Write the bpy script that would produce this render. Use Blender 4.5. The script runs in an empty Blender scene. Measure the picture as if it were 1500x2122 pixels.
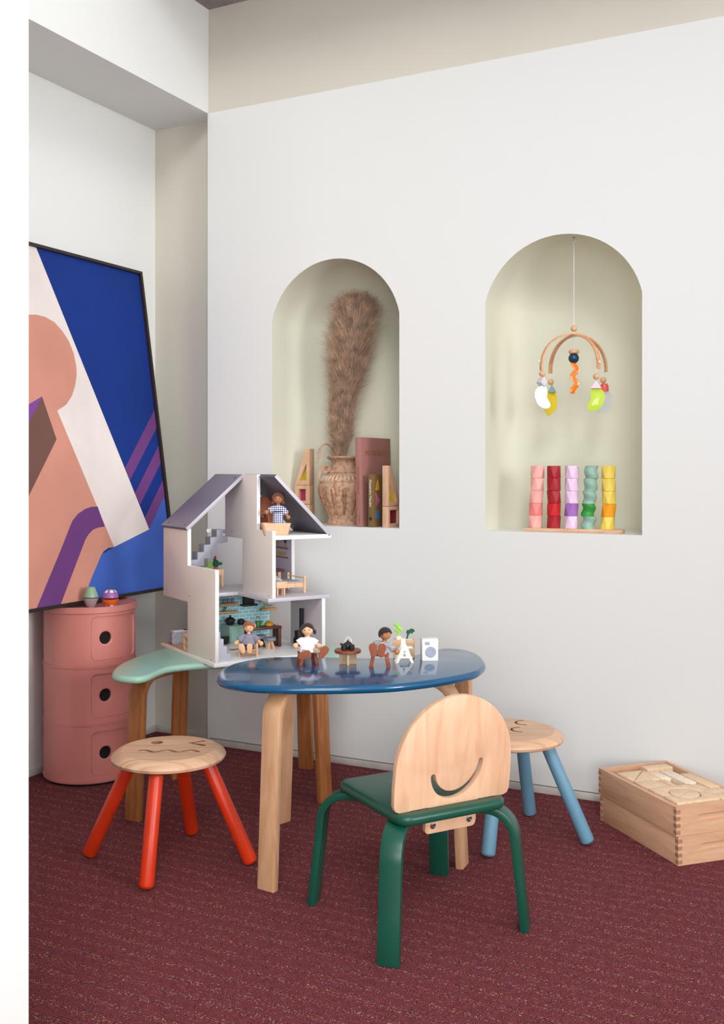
import bpy, bmesh, math, random
from mathutils import Vector, Matrix, noise as mnoise
from math import sin, cos, pi, radians, tan, atan2, sqrt, exp
random.seed(7)
S = bpy.context.scene
COL = S.collection
# ------------------------------------------------------------------ camera, world, lights, exposure
FPX, CX, HY = 2127.0, 750.0, 971.0
YAW = radians(26.8); CA, SA = cos(YAW), sin(YAW)
cam = bpy.data.cameras.new('camera'); camo = bpy.data.objects.new('camera', cam); COL.objects.link(camo)
camo.location = (0, 0, 1.0); camo.rotation_euler = (pi/2, 0, YAW)
cam.sensor_fit = 'HORIZONTAL'; cam.sensor_width = 36; cam.lens = 36*FPX/1500
cam.shift_y = -(1061-HY)/1500; cam.clip_start = .05
S.camera = camo
S.view_settings.view_transform = 'Standard'; S.view_settings.look = 'None'
S.view_settings.gamma = 1; S.view_settings.use_curve_mapping = False
S.view_settings.exposure = -0.10
w = bpy.data.worlds.new('world'); S.world = w; w.use_nodes = True
w.node_tree.nodes['Background'].inputs[0].default_value = (0.93, 0.96, 1.0, 1)
wn = w.node_tree; wt = wn.nodes.new('ShaderNodeTexCoord'); wsp = wn.nodes.new('ShaderNodeSeparateXYZ'); wr = wn.nodes.new('ShaderNodeMapRange')
wn.links.new(wt.outputs['Generated'], wsp.inputs[0]); wn.links.new(wsp.outputs[0], wr.inputs[0])      # added gradient: unseen surroundings made brighter towards the right
wr.inputs[1].default_value = -.8; wr.inputs[2].default_value = .5; wr.inputs[3].default_value = .42; wr.inputs[4].default_value = 1.25
wn.links.new(wr.outputs[0], wn.nodes['Background'].inputs[1])
def area(name, loc, target, sx, sy, power, col):
    l = bpy.data.lights.new(name, 'AREA'); l.shape = 'RECTANGLE'; l.size = sx; l.size_y = sy
    l.energy = power; l.color = col
    o = bpy.data.objects.new(name, l); COL.objects.link(o); o.location = loc
    o.rotation_euler = (Vector(target)-Vector(loc)).to_track_quat('-Z', 'Y').to_euler()
    return o
area('skylight', (2.1, -3.4, 5.6), (-0.9, 3.0, 0.9), 2.2, 2.2, 215, (1.0, 0.99, 0.975))
area('left_wall_fill', (3.3, 0.5, 1.75), (-2.4, 1.9, 1.3), 1.5, 1.6, 17, (1.0, 0.99, 0.98)).data.spread = radians(48)  # unseen lamp, narrow beam added to brighten the left wall
area('room_softbox', (0.8, -1.9, 1.15), (-0.9, 2.8, 0.6), 1.8, 1.5, 74, (0.97, 0.98, 1.0))

# ------------------------------------------------------------------ geometry helpers
def cw(X, D, z=0.0):                      # metres right of / in front of the camera -> room coordinates
    return Vector((X*CA-D*SA, X*SA+D*CA, z))
def G(px, py, z):                         # point of the photo on the level plane z
    D = FPX*(1-z)/(py-HY); return ((px-CX)/FPX*D, D)
def GW(px, py, z):
    X, D = G(px, py, z); return cw(X, D, z)
def YW(px, py, y):                        # point of the photo on the plane y = const
    t = (px-CX)/FPX; D = y/(t*SA+CA); v = cw(t*D, D); return Vector((v.x, y, 1-(py-HY)*D/FPX))
def PW(px, py, p0, n):                    # point of the photo on the plane (p0, n)
    d = cw((px-CX)/FPX, 1.0, 0); d.z = -(py-HY)/FPX
    o = Vector((0, 0, 1)); k = (Vector(p0)-o).dot(n)/d.dot(n); return o+d*k

def lin(c):
    return tuple(((v/255)/12.92 if v/255 <= .04045 else (((v/255)+.055)/1.055)**2.4) for v in c)+(1,)
MATS = {}
def mat(name, col, rough=.5, spec=.5, metal=0, bump=0, bscale=40, var=0, vscale=8, coat=0, trans=0, alpha=1, sheen=0, stretch=(1,1,1), emit=0):
    if name in MATS: return MATS[name]
    m = bpy.data.materials.new(name); m.use_nodes = True; nt = m.node_tree; b = nt.nodes['Principled BSDF']
    b.inputs['Base Color'].default_value = lin(col); b.inputs['Roughness'].default_value = rough
    b.inputs['Specular IOR Level'].default_value = spec; b.inputs['Metallic'].default_value = metal
    b.inputs['Coat Weight'].default_value = coat; b.inputs['Transmission Weight'].default_value = trans
    b.inputs['Alpha'].default_value = alpha; b.inputs['Sheen Weight'].default_value = sheen
    if var or bump:
        tc = nt.nodes.new('ShaderNodeTexCoord'); mp = nt.nodes.new('ShaderNodeMapping'); mp.inputs['Scale'].default_value = stretch
        nt.links.new(tc.outputs['Object'], mp.inputs[0])
    if var:
        n = nt.nodes.new('ShaderNodeTexNoise'); n.inputs['Scale'].default_value = vscale; n.inputs['Detail'].default_value = 5
        nt.links.new(mp.outputs[0], n.inputs['Vector'])
        mx = nt.nodes.new('ShaderNodeMix'); mx.data_type = 'RGBA'
        a = [max(0, v*(1-var)) for v in col]; c = [min(255, v*(1+var)) for v in col]
        mx.inputs[6].default_value = lin(a); mx.inputs[7].default_value = lin(c)
        cr = nt.nodes.new('ShaderNodeMapRange'); cr.inputs[1].default_value = .3; cr.inputs[2].default_value = .7
        nt.links.new(n.outputs[0], cr.inputs[0]); nt.links.new(cr.outputs[0], mx.inputs[0])
        nt.links.new(mx.outputs[2], b.inputs['Base Color'])
    if bump:
        n2 = nt.nodes.new('ShaderNodeTexNoise'); n2.inputs['Scale'].default_value = bscale; n2.inputs['Detail'].default_value = 4
        nt.links.new(mp.outputs[0], n2.inputs['Vector'])
        bp = nt.nodes.new('ShaderNodeBump'); bp.inputs['Strength'].default_value = bump; bp.inputs['Distance'].default_value = .002
        nt.links.new(n2.outputs[0], bp.inputs['Height']); nt.links.new(bp.outputs[0], b.inputs['Normal'])
    MATS[name] = m; return m
def wood(name, light, dark, stretch=(18, 18, 1.6), scale=3, rough=.42, spec=.4, fine=.25):
    if name in MATS: return MATS[name]
    m = bpy.data.materials.new(name); m.use_nodes = True; nt = m.node_tree; b = nt.nodes['Principled BSDF']
    b.inputs['Roughness'].default_value = rough; b.inputs['Specular IOR Level'].default_value = spec
    tc = nt.nodes.new('ShaderNodeTexCoord'); mp = nt.nodes.new('ShaderNodeMapping'); mp.inputs['Scale'].default_value = stretch
    nt.links.new(tc.outputs['Object'], mp.inputs[0])
    n1 = nt.nodes.new('ShaderNodeTexNoise'); n1.inputs['Scale'].default_value = scale; n1.inputs['Detail'].default_value = 3; n1.inputs['Distortion'].default_value = 1.2
    n2 = nt.nodes.new('ShaderNodeTexNoise'); n2.inputs['Scale'].default_value = scale*9; n2.inputs['Detail'].default_value = 4
    nt.links.new(mp.outputs[0], n1.inputs['Vector']); nt.links.new(mp.outputs[0], n2.inputs['Vector'])
    ad = nt.nodes.new('ShaderNodeMath'); ad.operation = 'MULTIPLY_ADD'; ad.inputs[1].default_value = fine
    nt.links.new(n2.outputs[0], ad.inputs[0]); nt.links.new(n1.outputs[0], ad.inputs[2])
    cr = nt.nodes.new('ShaderNodeValToRGB'); cr.color_ramp.elements[0].position = .40; cr.color_ramp.elements[0].color = lin(light)
    cr.color_ramp.elements[1].position = .85; cr.color_ramp.elements[1].color = lin(dark)
    nt.links.new(ad.outputs[0], cr.inputs[0]); nt.links.new(cr.outputs[0], b.inputs['Base Color'])
    MATS[name] = m; return m

class MB:
    def __init__(s): s.bm = bmesh.new(); s.T = Matrix.Identity(4); s.mi = 0
    def v(s, p): return s.bm.verts.new(s.T @ Vector(p))
    def f(s, vs):
        try:
            f = s.bm.faces.new(vs); f.material_index = s.mi; return f
        except ValueError: return None
    def box(s, x0, x1, y0, y1, z0, z1):
        c = [s.v(p) for p in ((x0,y0,z0),(x1,y0,z0),(x1,y1,z0),(x0,y1,z0),(x0,y0,z1),(x1,y0,z1),(x1,y1,z1),(x0,y1,z1))]
        for q in ((3,2,1,0),(4,5,6,7),(0,1,5,4),(1,2,6,5),(2,3,7,6),(3,0,4,7)): s.f([c[i] for i in q])
        return s
    def rings(s, rs, closed=False, cap=True):
        R = [[s.v(p) for p in r] for r in rs]; n = len(R[0])
        m = len(R)
        for i in range(m if closed else m-1):
            a, b = R[i], R[(i+1) % m]
            for j in range(n): s.f((a[j], a[(j+1) % n], b[(j+1) % n], b[j]))
        if cap and not closed: s.f(R[0][::-1]); s.f(R[-1])
        return s
    def lathe(s, prof, n=32, c=(0,0,0), mod=None):
        rs = []
        for r, z in prof:
            r = max(r, 1e-5)
            rs.append([(c[0]+(r*(mod(2*pi*j/n, z) if mod else 1))*cos(2*pi*j/n), c[1]+(r*(mod(2*pi*j/n, z) if mod else 1))*sin(2*pi*j/n), c[2]+z) for j in range(n)])
        return s.rings(rs)
    def tube(s, pts, r, n=8, closed=False, sq=None):
        pts = [Vector(p) for p in pts]; m = len(pts); rs = []
        up = None
        for i, p in enumerate(pts):
            a = pts[(i-1) % m] if (closed or i > 0) else p; b = pts[(i+1) % m] if (closed or i < m-1) else p
            t = (b-a).normalized()
            if up is None: up = t.orthogonal().normalized()
            up = (up-t*up.dot(t)).normalized(); sd = t.cross(up)
            rr = r[i] if isinstance(r, (list, tuple)) else r
            rs.append([p+up*(rr*cos(2*pi*j/n))+sd*(rr*sin(2*pi*j/n)) for j in range(n)])
        return s.rings(rs, closed)
    def cyl(s, p0, p1, r0, r1=None, n=16):
        return s.tube([p0, p1], [r0, r0 if r1 is None else r1], n)
    def pill(s, p0, p1, r0, r1=None, n=16, e=.6):       # rod with rounded ends
        p0, p1 = Vector(p0), Vector(p1); r1 = r0 if r1 is None else r1; d = (p1-p0).normalized(); P, R = [], []
        for k in range(5):
            a = k/5*pi/2; P.append(p0+d*(r0*e*(1-sin(a)))); R.append(max(r0*sin(a*1.0)**.8 if a else 0, r0*.05))
        P = [p0+d*(r0*e*(1-cos(k/5*pi/2))) for k in range(6)]; R = [max(r0*sin(k/5*pi/2), r0*.12) for k in range(6)]
        P += [p1-d*(r1*e*(1-cos(k/5*pi/2))) for k in range(5, -1, -1)]; R += [max(r1*sin(k/5*pi/2), r1*.12) for k in range(5, -1, -1)]
        return s.tube(P, R, n)
    def ball(s, c, r, sc=(1,1,1), n=20, R=None):
        k = max(8, n//2); M0 = s.T.copy(); s.T = s.T @ Matrix.Translation(c) @ (R if R else Matrix.Identity(4))
        s.rings([[(r*sc[0]*sin(pi*i/k)*cos(2*pi*j/n), r*sc[1]*sin(pi*i/k)*sin(2*pi*j/n), -r*sc[2]*cos(pi*i/k)) for j in range(n)] for i in ([.08]+list(range(1, k))+[k-.08])])
        s.T = M0; return s
    def prism(s, poly, z0, z1, holes=()):
        t = bmesh.new(); es = []
        for lp in [poly]+list(holes):
            vs = [t.verts.new((p[0], p[1], z0)) for p in lp]
            es += [t.edges.new((vs[i], vs[(i+1) % len(vs)])) for i in range(len(vs))]
        if holes: bmesh.ops.triangle_fill(t, edges=es, use_beauty=True, use_dissolve=False, normal=(0,0,1))
        else: t.faces.new([v for v in t.verts])
        r = bmesh.ops.extrude_face_region(t, geom=list(t.faces))
        for v in r['geom']:
            if isinstance(v, bmesh.types.BMVert): v.co.z = z1
        bmesh.ops.recalc_face_normals(t, faces=list(t.faces))
        mp = {v: s.v(v.co) for v in t.verts}
        for f in t.faces: s.f([mp[v] for v in f.verts])
        t.free(); return s
    def strip(s, path, w, t):                            # flat bent strip; path in (x, z), width along y
        rs = []; m = len(path)
        for i, (x, z) in enumerate(path):
            a = path[max(0, i-1)]; b = path[min(m-1, i+1)]; d = Vector((b[0]-a[0], b[1]-a[1])).normalized(); nx, nz = -d.y, d.x
            rs.append([(x+nx*t/2, -w/2, z+nz*t/2), (x+nx*t/2, w/2, z+nz*t/2), (x-nx*t/2, w/2, z-nz*t/2), (x-nx*t/2, -w/2, z-nz*t/2)])
        return s.rings(rs)
    def build(s, name, mats, parent=None, bevel=0, seg=2, sharp=32, loc=None, rotz=None, keep=False):
        bm = s.bm; bmesh.ops.recalc_face_normals(bm, faces=list(bm.faces)) if not keep else None
        if bevel:
            es = [e for e in bm.edges if len(e.link_faces) == 2 and e.calc_face_angle(0) > radians(30)]
            bmesh.ops.bevel(bm, geom=es, offset=bevel, segments=seg, profile=.5, affect='EDGES', clamp_overlap=True)
        for e in bm.edges:
            if len(e.link_faces) == 2 and e.calc_face_angle(0) > radians(sharp): e.smooth = False
        for f in bm.faces: f.smooth = True
        me = bpy.data.meshes.new(name); bm.to_mesh(me); bm.free()
        for m in (mats if isinstance(mats, (list, tuple)) else [mats]): me.materials.append(m)
        o = bpy.data.objects.new(name, me); COL.objects.link(o)
        if parent: o.parent = parent
        if loc is not None: o.location = loc
        if rotz is not None: o.rotation_euler.z = rotz
        return o
def at(T): m = MB(); m.T = T; return m
def thing(name, label, cat, loc=(0,0,0), rotz=0, group=None, rot=None):
    o = bpy.data.objects.new(name, None); COL.objects.link(o); o.empty_display_size = .02
    o.location = loc; o.rotation_euler = rot if rot else (0, 0, rotz); tag(o, label, cat, group); return o
def tag(o, label, cat, group=None):
    o['label'] = label; o['category'] = cat
    if group: o['group'] = group
    return o
def struct(o): o['kind'] = 'structure'; return o
def lab(o, l): o['label'] = l; return o
def circle(cx, cy, r, n=24, sx=1, sy=1): return [(cx+r*sx*cos(2*pi*i/n), cy+r*sy*sin(2*pi*i/n)) for i in range(n)]
def rrect(x0, x1, y0, y1, r, n=6):
    o = []
    for cx, cy, a in ((x1-r, y1-r, 0), (x0+r, y1-r, pi/2), (x0+r, y0+r, pi), (x1-r, y0+r, 3*pi/2)):
        o += [(cx+r*cos(a+k/n*pi/2), cy+r*sin(a+k/n*pi/2)) for k in range(n+1)]
    return o
def smooth_loop(P, k=6):
    n = len(P); o = []
    for i in range(n):
        p0, p1, p2, p3 = [Vector(P[(i+j-1) % n]) for j in range(4)]
        for q in range(k):
            t = q/k; o.append(tuple(.5*((2*p1)+(p2-p0)*t+(2*p0-5*p1+4*p2-p3)*t*t+(3*p1-p0-3*p2+p3)*t**3)))
    return o
def stroke(pts, w, n=6):                                 # outline of a thick line with round ends
    pts = [Vector(p) for p in pts]; L, R = [], []; m = len(pts)
    for i, p in enumerate(pts):
        d = (pts[min(m-1, i+1)]-pts[max(0, i-1)]).normalized(); nn = Vector((-d.y, d.x)); ww = w[i] if isinstance(w, (list, tuple)) else w
        L.append(p+nn*ww/2); R.append(p-nn*ww/2)
    d = (pts[-1]-pts[-2]).normalized(); a = atan2(d.y, d.x); we = (w[-1] if isinstance(w, (list, tuple)) else w)/2
    E = [pts[-1]+Vector((cos(a+pi/2-k/n*pi), sin(a+pi/2-k/n*pi)))*we for k in range(1, n)]
    d = (pts[0]-pts[1]).normalized(); a = atan2(d.y, d.x); we = (w[0] if isinstance(w, (list, tuple)) else w)/2
    B = [pts[0]+Vector((cos(a+pi/2-k/n*pi), sin(a+pi/2-k/n*pi)))*we for k in range(1, n)]
    return [tuple(p) for p in L+E+R[::-1]+B]
def frame(o, x, y, z=None):                              # matrix from origin and local axes
    x = Vector(x).normalized(); y = Vector(y); y = (y-x*y.dot(x)).normalized(); z = x.cross(y)
    return Matrix(((x.x, y.x, z.x, o[0]), (x.y, y.y, z.y, o[1]), (x.z, y.z, z.z, o[2]), (0,0,0,1)))
def RZ(a): return Matrix.Rotation(a, 4, 'Z')
def TR(x, y, z=0): return Matrix.Translation((x, y, z))
def text(name, body, height, m, parent, T, width=None):
    cu = bpy.data.curves.new(name, 'FONT'); cu.body = body; cu.size = 1; cu.extrude = .004; cu.resolution_u = 3
    o = bpy.data.objects.new(name, cu); COL.objects.link(o)
    me = bpy.data.meshes.new_from_object(o.evaluated_get(bpy.context.evaluated_depsgraph_get()))
    COL.objects.unlink(o); bpy.data.objects.remove(o)
    xs = [v.co.x for v in me.vertices]; ys = [v.co.y for v in me.vertices]; wd = max(xs)-min(xs); hh = max(ys)-min(ys)
    sy = height/hh; sx = (width/wd) if width else sy
    for v in me.vertices: v.co = T @ Vector(((v.co.x-min(xs)-wd/2)*sx, (v.co.y-min(ys)-hh/2)*sy, v.co.z*.03))
    me.materials.clear(); me.materials.append(m)
    r = bpy.data.objects.new(name, me); COL.objects.link(r); r.parent = parent; return r
def fuse(o, vox, sm=2):
    r = o.modifiers.new('r', 'REMESH'); r.mode = 'VOXEL'; r.voxel_size = vox; r.use_smooth_shade = True
    if sm: s_ = o.modifiers.new('s', 'SMOOTH'); s_.iterations = sm; s_.factor = .5
    return o
def copy_tree(o, parent=None):
    c = o.copy(); COL.objects.link(c)
    if parent: c.parent = parent
    for ch in list(o.children): copy_tree(ch, c)
    return c

# ------------------------------------------------------------------ materials
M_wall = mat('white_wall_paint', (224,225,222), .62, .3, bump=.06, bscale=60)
M_warm = mat('cream_wall', (206,201,188), .7, .25, bump=.08, bscale=50, var=.015, vscale=2)  # darker and warmer than the panel wall
M_niche = mat('pale_green_plaster', (226,226,207), .7, .25, bump=.08, bscale=50, var=.02, vscale=3)
M_conc = mat('raw_concrete', (150,142,140), .85, .2, bump=.5, bscale=14, var=.12, vscale=6)
M_base = mat('pale_baseboard', (205,200,192), .5, .4, var=.08, vscale=12)
M_gap = mat('shadow_gap', (120,114,106), .8)
W_light = wood('pale_beech', (226,188,156), (206,158,122))
W_maple = wood('pale_plywood', (226,186,154), (208,160,126), (16,16,1.3), 2.2)
W_maple_x = wood('pale_maple_top', (233,194,160), (202,150,115), (1.5,16,16), 3)
W_brown = wood('honey_brown_bentwood', (182,118,68), (142,84,44), (16,16,1.6), 3)
W_birch = wood('birch_bentwood', (218,174,136), (196,146,106), (16,16,1.6), 3)
W_toy = wood('toy_beech', (228,190,154), (206,158,120), (60,60,12), 4)
W_toyred = wood('toy_redwood', (150,80,52), (118,58,38), (60,60,12), 4)
W_dark = wood('toy_walnut', (96,52,42), (70,36,30), (60,60,12), 4)
M_blue = mat('glossy_blue_lacquer', (8,78,118), .16, .5, coat=.3)
M_mint = mat('mint_lacquer', (158,200,180), .28, .5, coat=.2)
M_green = mat('green_lacquer', (12,74,58), .34, .5, var=.03, vscale=20)
M_orange = mat('orange_red_lacquer', (208,52,14), .36, .5, var=.03, vscale=15)
M_sky = mat('powder_blue_lacquer', (104,150,174), .45, .5, var=.03, vscale=15)
M_pink = mat('salmon_plastic', (210,130,120), .34, .5, var=.02)
M_black = mat('black', (14,14,15), .5)
M_white = mat('white_lacquer', (232,230,230), .3, .5)
M_greige = mat('warm_white_panel', (234,227,219), .45, .4)
M_lav = mat('lavender_grey_lacquer', (186,181,190), .4, .5)
M_lavd = mat('grey_lavender_board', (128,122,140), .4, .5)
M_skin = mat('doll_light_wood', (232,182,140), .5, .4)
M_skin2 = mat('doll_tan_wood', (176,116,76), .5, .4)
M_steel = mat('steel', (150,150,150), .3, .5, metal=1)

def carpet():
    m = bpy.data.materials.new('burgundy_carpet'); m.use_nodes = True; nt = m.node_tree; N = nt.nodes; L = nt.links; b = N['Principled BSDF']
    b.inputs['Roughness'].default_value = .95; b.inputs['Specular IOR Level'].default_value = .1
    tc = N.new('ShaderNodeTexCoord'); sp = N.new('ShaderNodeSeparateXYZ'); L.new(tc.outputs['Object'], sp.inputs[0])
    def mth(op, a, b_=None, c=None):
        n = N.new('ShaderNodeMath'); n.operation = op
        for i, x in enumerate((a, b_, c)):
            if x is None: continue
            if isinstance(x, (int, float)): n.inputs[i].default_value = x
            else: L.new(x, n.inputs[i])
        return n.outputs[0]
    def nz(sx, sy, sc, det=2):
        mp = N.new('ShaderNodeMapping'); mp.inputs['Scale'].default_value = (sx, sy, 1); L.new(tc.outputs['Object'], mp.inputs[0])
        n = N.new('ShaderNodeTexNoise'); n.inputs['Scale'].default_value = sc; n.inputs['Detail'].default_value = det; L.new(mp.outputs[0], n.inputs['Vector']); return n.outputs[0]
    y = sp.outputs['Y']
    rib = mth('SINE', mth('MULTIPLY', y, 2*pi/.0062))
    fine = nz(1, 1.5, 420); mid = nz(1, 1, 60); big = nz(1, 1, 1.3)
    t = mth('ADD', mth('MULTIPLY', rib, .20), mth('MULTIPLY_ADD', mth('SUBTRACT', fine, .5), 3.6, .5))
    t = mth('MULTIPLY_ADD', mth('SUBTRACT', mid, .5), .5, t)
    mx = N.new('ShaderNodeMix'); mx.data_type = 'RGBA'; mx.clamp_factor = True
    mx.inputs[6].default_value = lin((54,24,29)); mx.inputs[7].default_value = lin((150,74,80)); L.new(t, mx.inputs[0])
    col = mx.outputs[2]
    def rowm(per, off, wd):
        s_ = mth('SINE', mth('MULTIPLY', mth('ADD', y, off), 2*pi/per)); return mth('GREATER_THAN', s_, cos(pi*wd/per))
    def layer(col, c, row, sc, thr, cl_sc, cl_thr, seed):
        n1 = N.new('ShaderNodeTexVoronoi'); mp = N.new('ShaderNodeMapping'); mp.inputs['Location'].default_value = (seed, seed*1.7, 0); mp.inputs['Scale'].default_value = (1, 1.5, 1)
        L.new(tc.outputs['Object'], mp.inputs[0]); L.new(mp.outputs[0], n1.inputs['Vector']); n1.inputs['Scale'].default_value = sc
        sr = N.new('ShaderNodeSeparateColor'); L.new(n1.outputs['Color'], sr.inputs[0])
        k = mth('GREATER_THAN', sr.outputs[0], thr)
        n2 = N.new('ShaderNodeTexNoise'); n2.inputs['Scale'].default_value = cl_sc; L.new(mp.outputs[0], n2.inputs['Vector'])
        k = mth('MULTIPLY', k, mth('GREATER_THAN', n2.outputs[0], cl_thr))
        if row is not None: k = mth('MULTIPLY', k, row)
        q = N.new('ShaderNodeMix'); q.data_type = 'RGBA'; L.new(k, q.inputs[0]); L.new(col, q.inputs[6]); q.inputs[7].default_value = lin(c); return q.outputs[2]
    ra = rowm(.045, 0, .017); rb = rowm(.0125, .004, .0045)
    col = layer(col, (32,22,30), ra, 560, .86, 150, .52, 1)
    col = layer(col, (34,26,36), rb, 560, .86, 110, .50, 5)
    col = layer(col, (214,172,128), ra, 570, .84, 150, .54, 2)
    col = layer(col, (160,146,166), rb, 570, .90, 100, .52, 9)
    L.new(col, b.inputs['Base Color'])
    bp = N.new('ShaderNodeBump'); bp.inputs['Strength'].default_value = .5; bp.inputs['Distance'].default_value = .002; L.new(t, bp.inputs['Height']); L.new(bp.outputs[0], b.inputs['Normal'])
    return m

# ------------------------------------------------------------------ room shell
XL, YB, YC, ZP, ZC = -2.47, 3.076, 3.14, 2.29, 2.668
struct(MB().box(-2.6, 3.6, -3.6, 3.6, -.04, 0).build('floor', carpet()))
struct(MB().box(XL-.12, XL, -.5, 3.4, 0, ZC).build('wall_left', M_wall))
m = MB().box(XL, 3.6, YC, YC+.1, 0, ZP+.02)
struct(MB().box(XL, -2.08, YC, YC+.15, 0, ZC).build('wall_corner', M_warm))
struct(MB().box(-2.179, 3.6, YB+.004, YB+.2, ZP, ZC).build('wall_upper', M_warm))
struct(MB().box(XL, -2.18, 1.2, YC, ZP, ZC).build('trim_1', M_wall))
struct(MB().box(-2.6, 3.6, 2.6, 3.4, ZC, ZC+.05).build('ceiling', M_conc))
m.bm.free()
# white panel wall with two arched niches
def arch(cx, hw, z0, ztop, rise, inset=0, n=28):
    w_ = hw-inset; zt = ztop-inset; zs = ztop-rise
    rz = zt-zs; R_ = (w_*w_+rz*rz)/(2*rz) if rz < w_ else w_
    pts = [(cx-w_, z0), (cx+w_, z0)]
    a0 = math.asin(min(1, w_/R_)) if rz < w_ else pi/2
    for k in range(n+1):
        a = a0-2*a0*k/n
        pts.append((cx+R_*sin(a), (zt-R_)+R_*cos(a)) if rz < w_ else (cx+w_*sin(a), zs+rz*cos(a)))
    return pts
NI = [(-1.662, .246, .803, 1.7145, .20), (-.8725, .2445, .803, 1.717, .195)]
outer = [(-2.182, .018), (3.6, .018), (3.6, ZP), (-2.182, ZP)]
t = bmesh.new(); es = []
for lp in [outer]+[arch(*n_) for n_ in NI]:
    vs = [t.verts.new((p[0], YB, p[1])) for p in lp]; es += [t.edges.new((vs[i], vs[(i+1) % len(vs)])) for i in range(len(vs))]
bmesh.ops.triangle_fill(t, edges=es, use_beauty=True, use_dissolve=False, normal=(0,-1,0))
pn = MB(); mp_ = {v: pn.v(v.co) for v in t.verts}
for f in t.faces: pn.f([mp_[v] for v in f.verts])
t.free()
q = [pn.v(p) for p in ((-2.182, YB, .018), (-2.182, YC+.02, .018), (-2.182, YC+.02, ZP), (-2.182, YB, ZP))]; pn.f(q)
q = [pn.v(p) for p in ((-2.182, YB, ZP), (-2.182, YB+.02, ZP), (3.6, YB+.02, ZP), (3.6, YB, ZP))]; pn.f(q)
wb = struct(pn.build('wall_back', M_wall))
for n_ in NI:
    nb = MB(); NDp = .29; rr = .20; rings = []
    ds = [(0, 0), (.004, 0), (.05, 0), (NDp-rr, 0)]+[(NDp-rr+rr*sin(k/14*pi/2), rr*(1-cos(k/14*pi/2))*.98) for k in range(1, 15)]
    for y_, ins in ds: rings.append([(p[0], YB+y_, p[1]) for p in arch(*n_, inset=ins)])
    nb.rings(rings, cap=False)
    nb.f([nb.v(p) for p in rings[-1]])
    bmesh.ops.remove_doubles(nb.bm, verts=nb.bm.verts, dist=1e-6)
    o = nb.build('niche', [M_niche, M_white], wb, sharp=50, keep=True)
    for pl in o.data.polygons:
        if abs(pl.normal.z) > .98 and pl.center.z < .81: pl.material_index = 1
    lab(o, 'pale green plaster inside of the arched niche')
struct(MB().box(-2.17, 3.6, YB-.008, YB+.05, 0, .0215).build('baseboard_back', M_base, bevel=.002))
struct(MB().box(-2.17, 3.6, YB-.003, YB+.02, .0215, .0240).build('shadow_gap_strip', M_gap))  # solid dark strip; the shade of the gap is put into its colour
struct(MB().box(XL, -2.182, YC-.012, YC+.02, 0, .021).build('baseboard_corner', M_base, bevel=.002))
struct(MB().box(XL-.01, XL+.012, .9, YC, 0, .021).build('baseboard_left', M_base, bevel=.002))
# near partition at the left edge of the view
struct(MB().box(XL, -1.092, .97, 1.10, 0, ZC).build('wall_partition', M_wall))
# ------------------------------------------------------------------ bentwood tables
def bent_leg(parent, foot, d, h, w=.05, t=.02, R=.06, inward=.16, splay=.02, m=None, name='leg'):
    """foot at floor, d = unit vector towards the middle of the table (cam frame angle resolved already)"""
    path = [(0, 0)]; zt = h-t/2
    path = [(0, .0), (splay*.5, (zt-R)*.5), (splay, zt-R)]
    for k in range(1, 11):
        a = k/10*pi/2; path.append((splay+R*(1-cos(a)), zt-R+R*sin(a)))
    path.append((splay+R+inward*.5, zt)); path.append((splay+R+inward, zt))
    b = at(Matrix.Translation(foot) @ RZ(atan2(d[1], d[0]))).strip(path, w, t)
    return b.build(name, m, parent, bevel=.003)
def kidney(name, outline_px, z, thick, m, label, cat, legs, legmat, inw, group=None):
    pts = [GW(px, py, z) for px, py in outline_px]; c = sum(pts, Vector())/len(pts); c.z = 0
    t = thing(name, label, cat, c)
    P = smooth_loop([(p.x-c.x, p.y-c.y) for p in pts], 6)
    b = MB(); r = thick/2; rings = []
    n = len(P)
    def inset(k):
        o = []
        for i in range(n):
            d = Vector(P[(i+1) % n])-Vector(P[i-1]); nn = Vector((-d.y, d.x)).normalized()
            o.append(Vector(P[i])+nn*k)
        return o
    A = sum(P[i][0]*P[(i+1) % n][1]-P[(i+1) % n][0]*P[i][1] for i in range(n)); sg = 1 if A > 0 else -1
    for k in range(0, 9):
        a = -pi/2+k/8*pi; rings.append([(p.x, p.y, z-r+r*sin(a)) for p in inset(sg*r*(1-cos(a)))])
    b.rings(rings)
    b.build('tabletop', m, t, sharp=50)
    for i, (X, D, tx, td) in enumerate(legs):
        f = cw(X, D)-c; g = cw(tx, td)-c; d = (g-f).normalized()
        lg = bent_leg(t, (f.x, f.y, 0), d, z-thick, m=legmat, inward=inw)
    return t, c
green_px = [(232,1391),(236,1398),(255,1402),(285,1403),(308,1399),(330,1389),(355,1381),(400,1376),(450,1374),(520,1373),(590,1374),(650,1372),(690,1364),(712,1352),(706,1342),(690,1336),(660,1331),(625,1328),(590,1327),(530,1326),(470,1327),(410,1332),(360,1338),(315,1349),(275,1363),(245,1377)]
kidney('kids_table', green_px, .43, .02, M_mint, 'low mint green kidney-shaped table with honey brown bentwood legs, under the dollhouse', 'table',
       [(-.648,2.915,-.56,3.10),(-.595,3.315,-.5,3.2),(-.186,3.42,-.25,3.25),(-.112,3.08,-.25,3.2)], W_brown, .12)
blue_px = [(449,1398),(453,1407),(470,1413),(513,1419),(567,1422),(640,1423),(727,1422),(820,1418),(913,1407),(980,1394),(1001,1383),(1006,1372),(993,1356),(967,1346),(935,1343),(909,1344),(880,1351),(850,1358),(820,1362),(761,1363),(700,1361.5),(620,1360),(567,1361),(527,1365),(487,1373),(460,1385)]
BZ = .49
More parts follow.
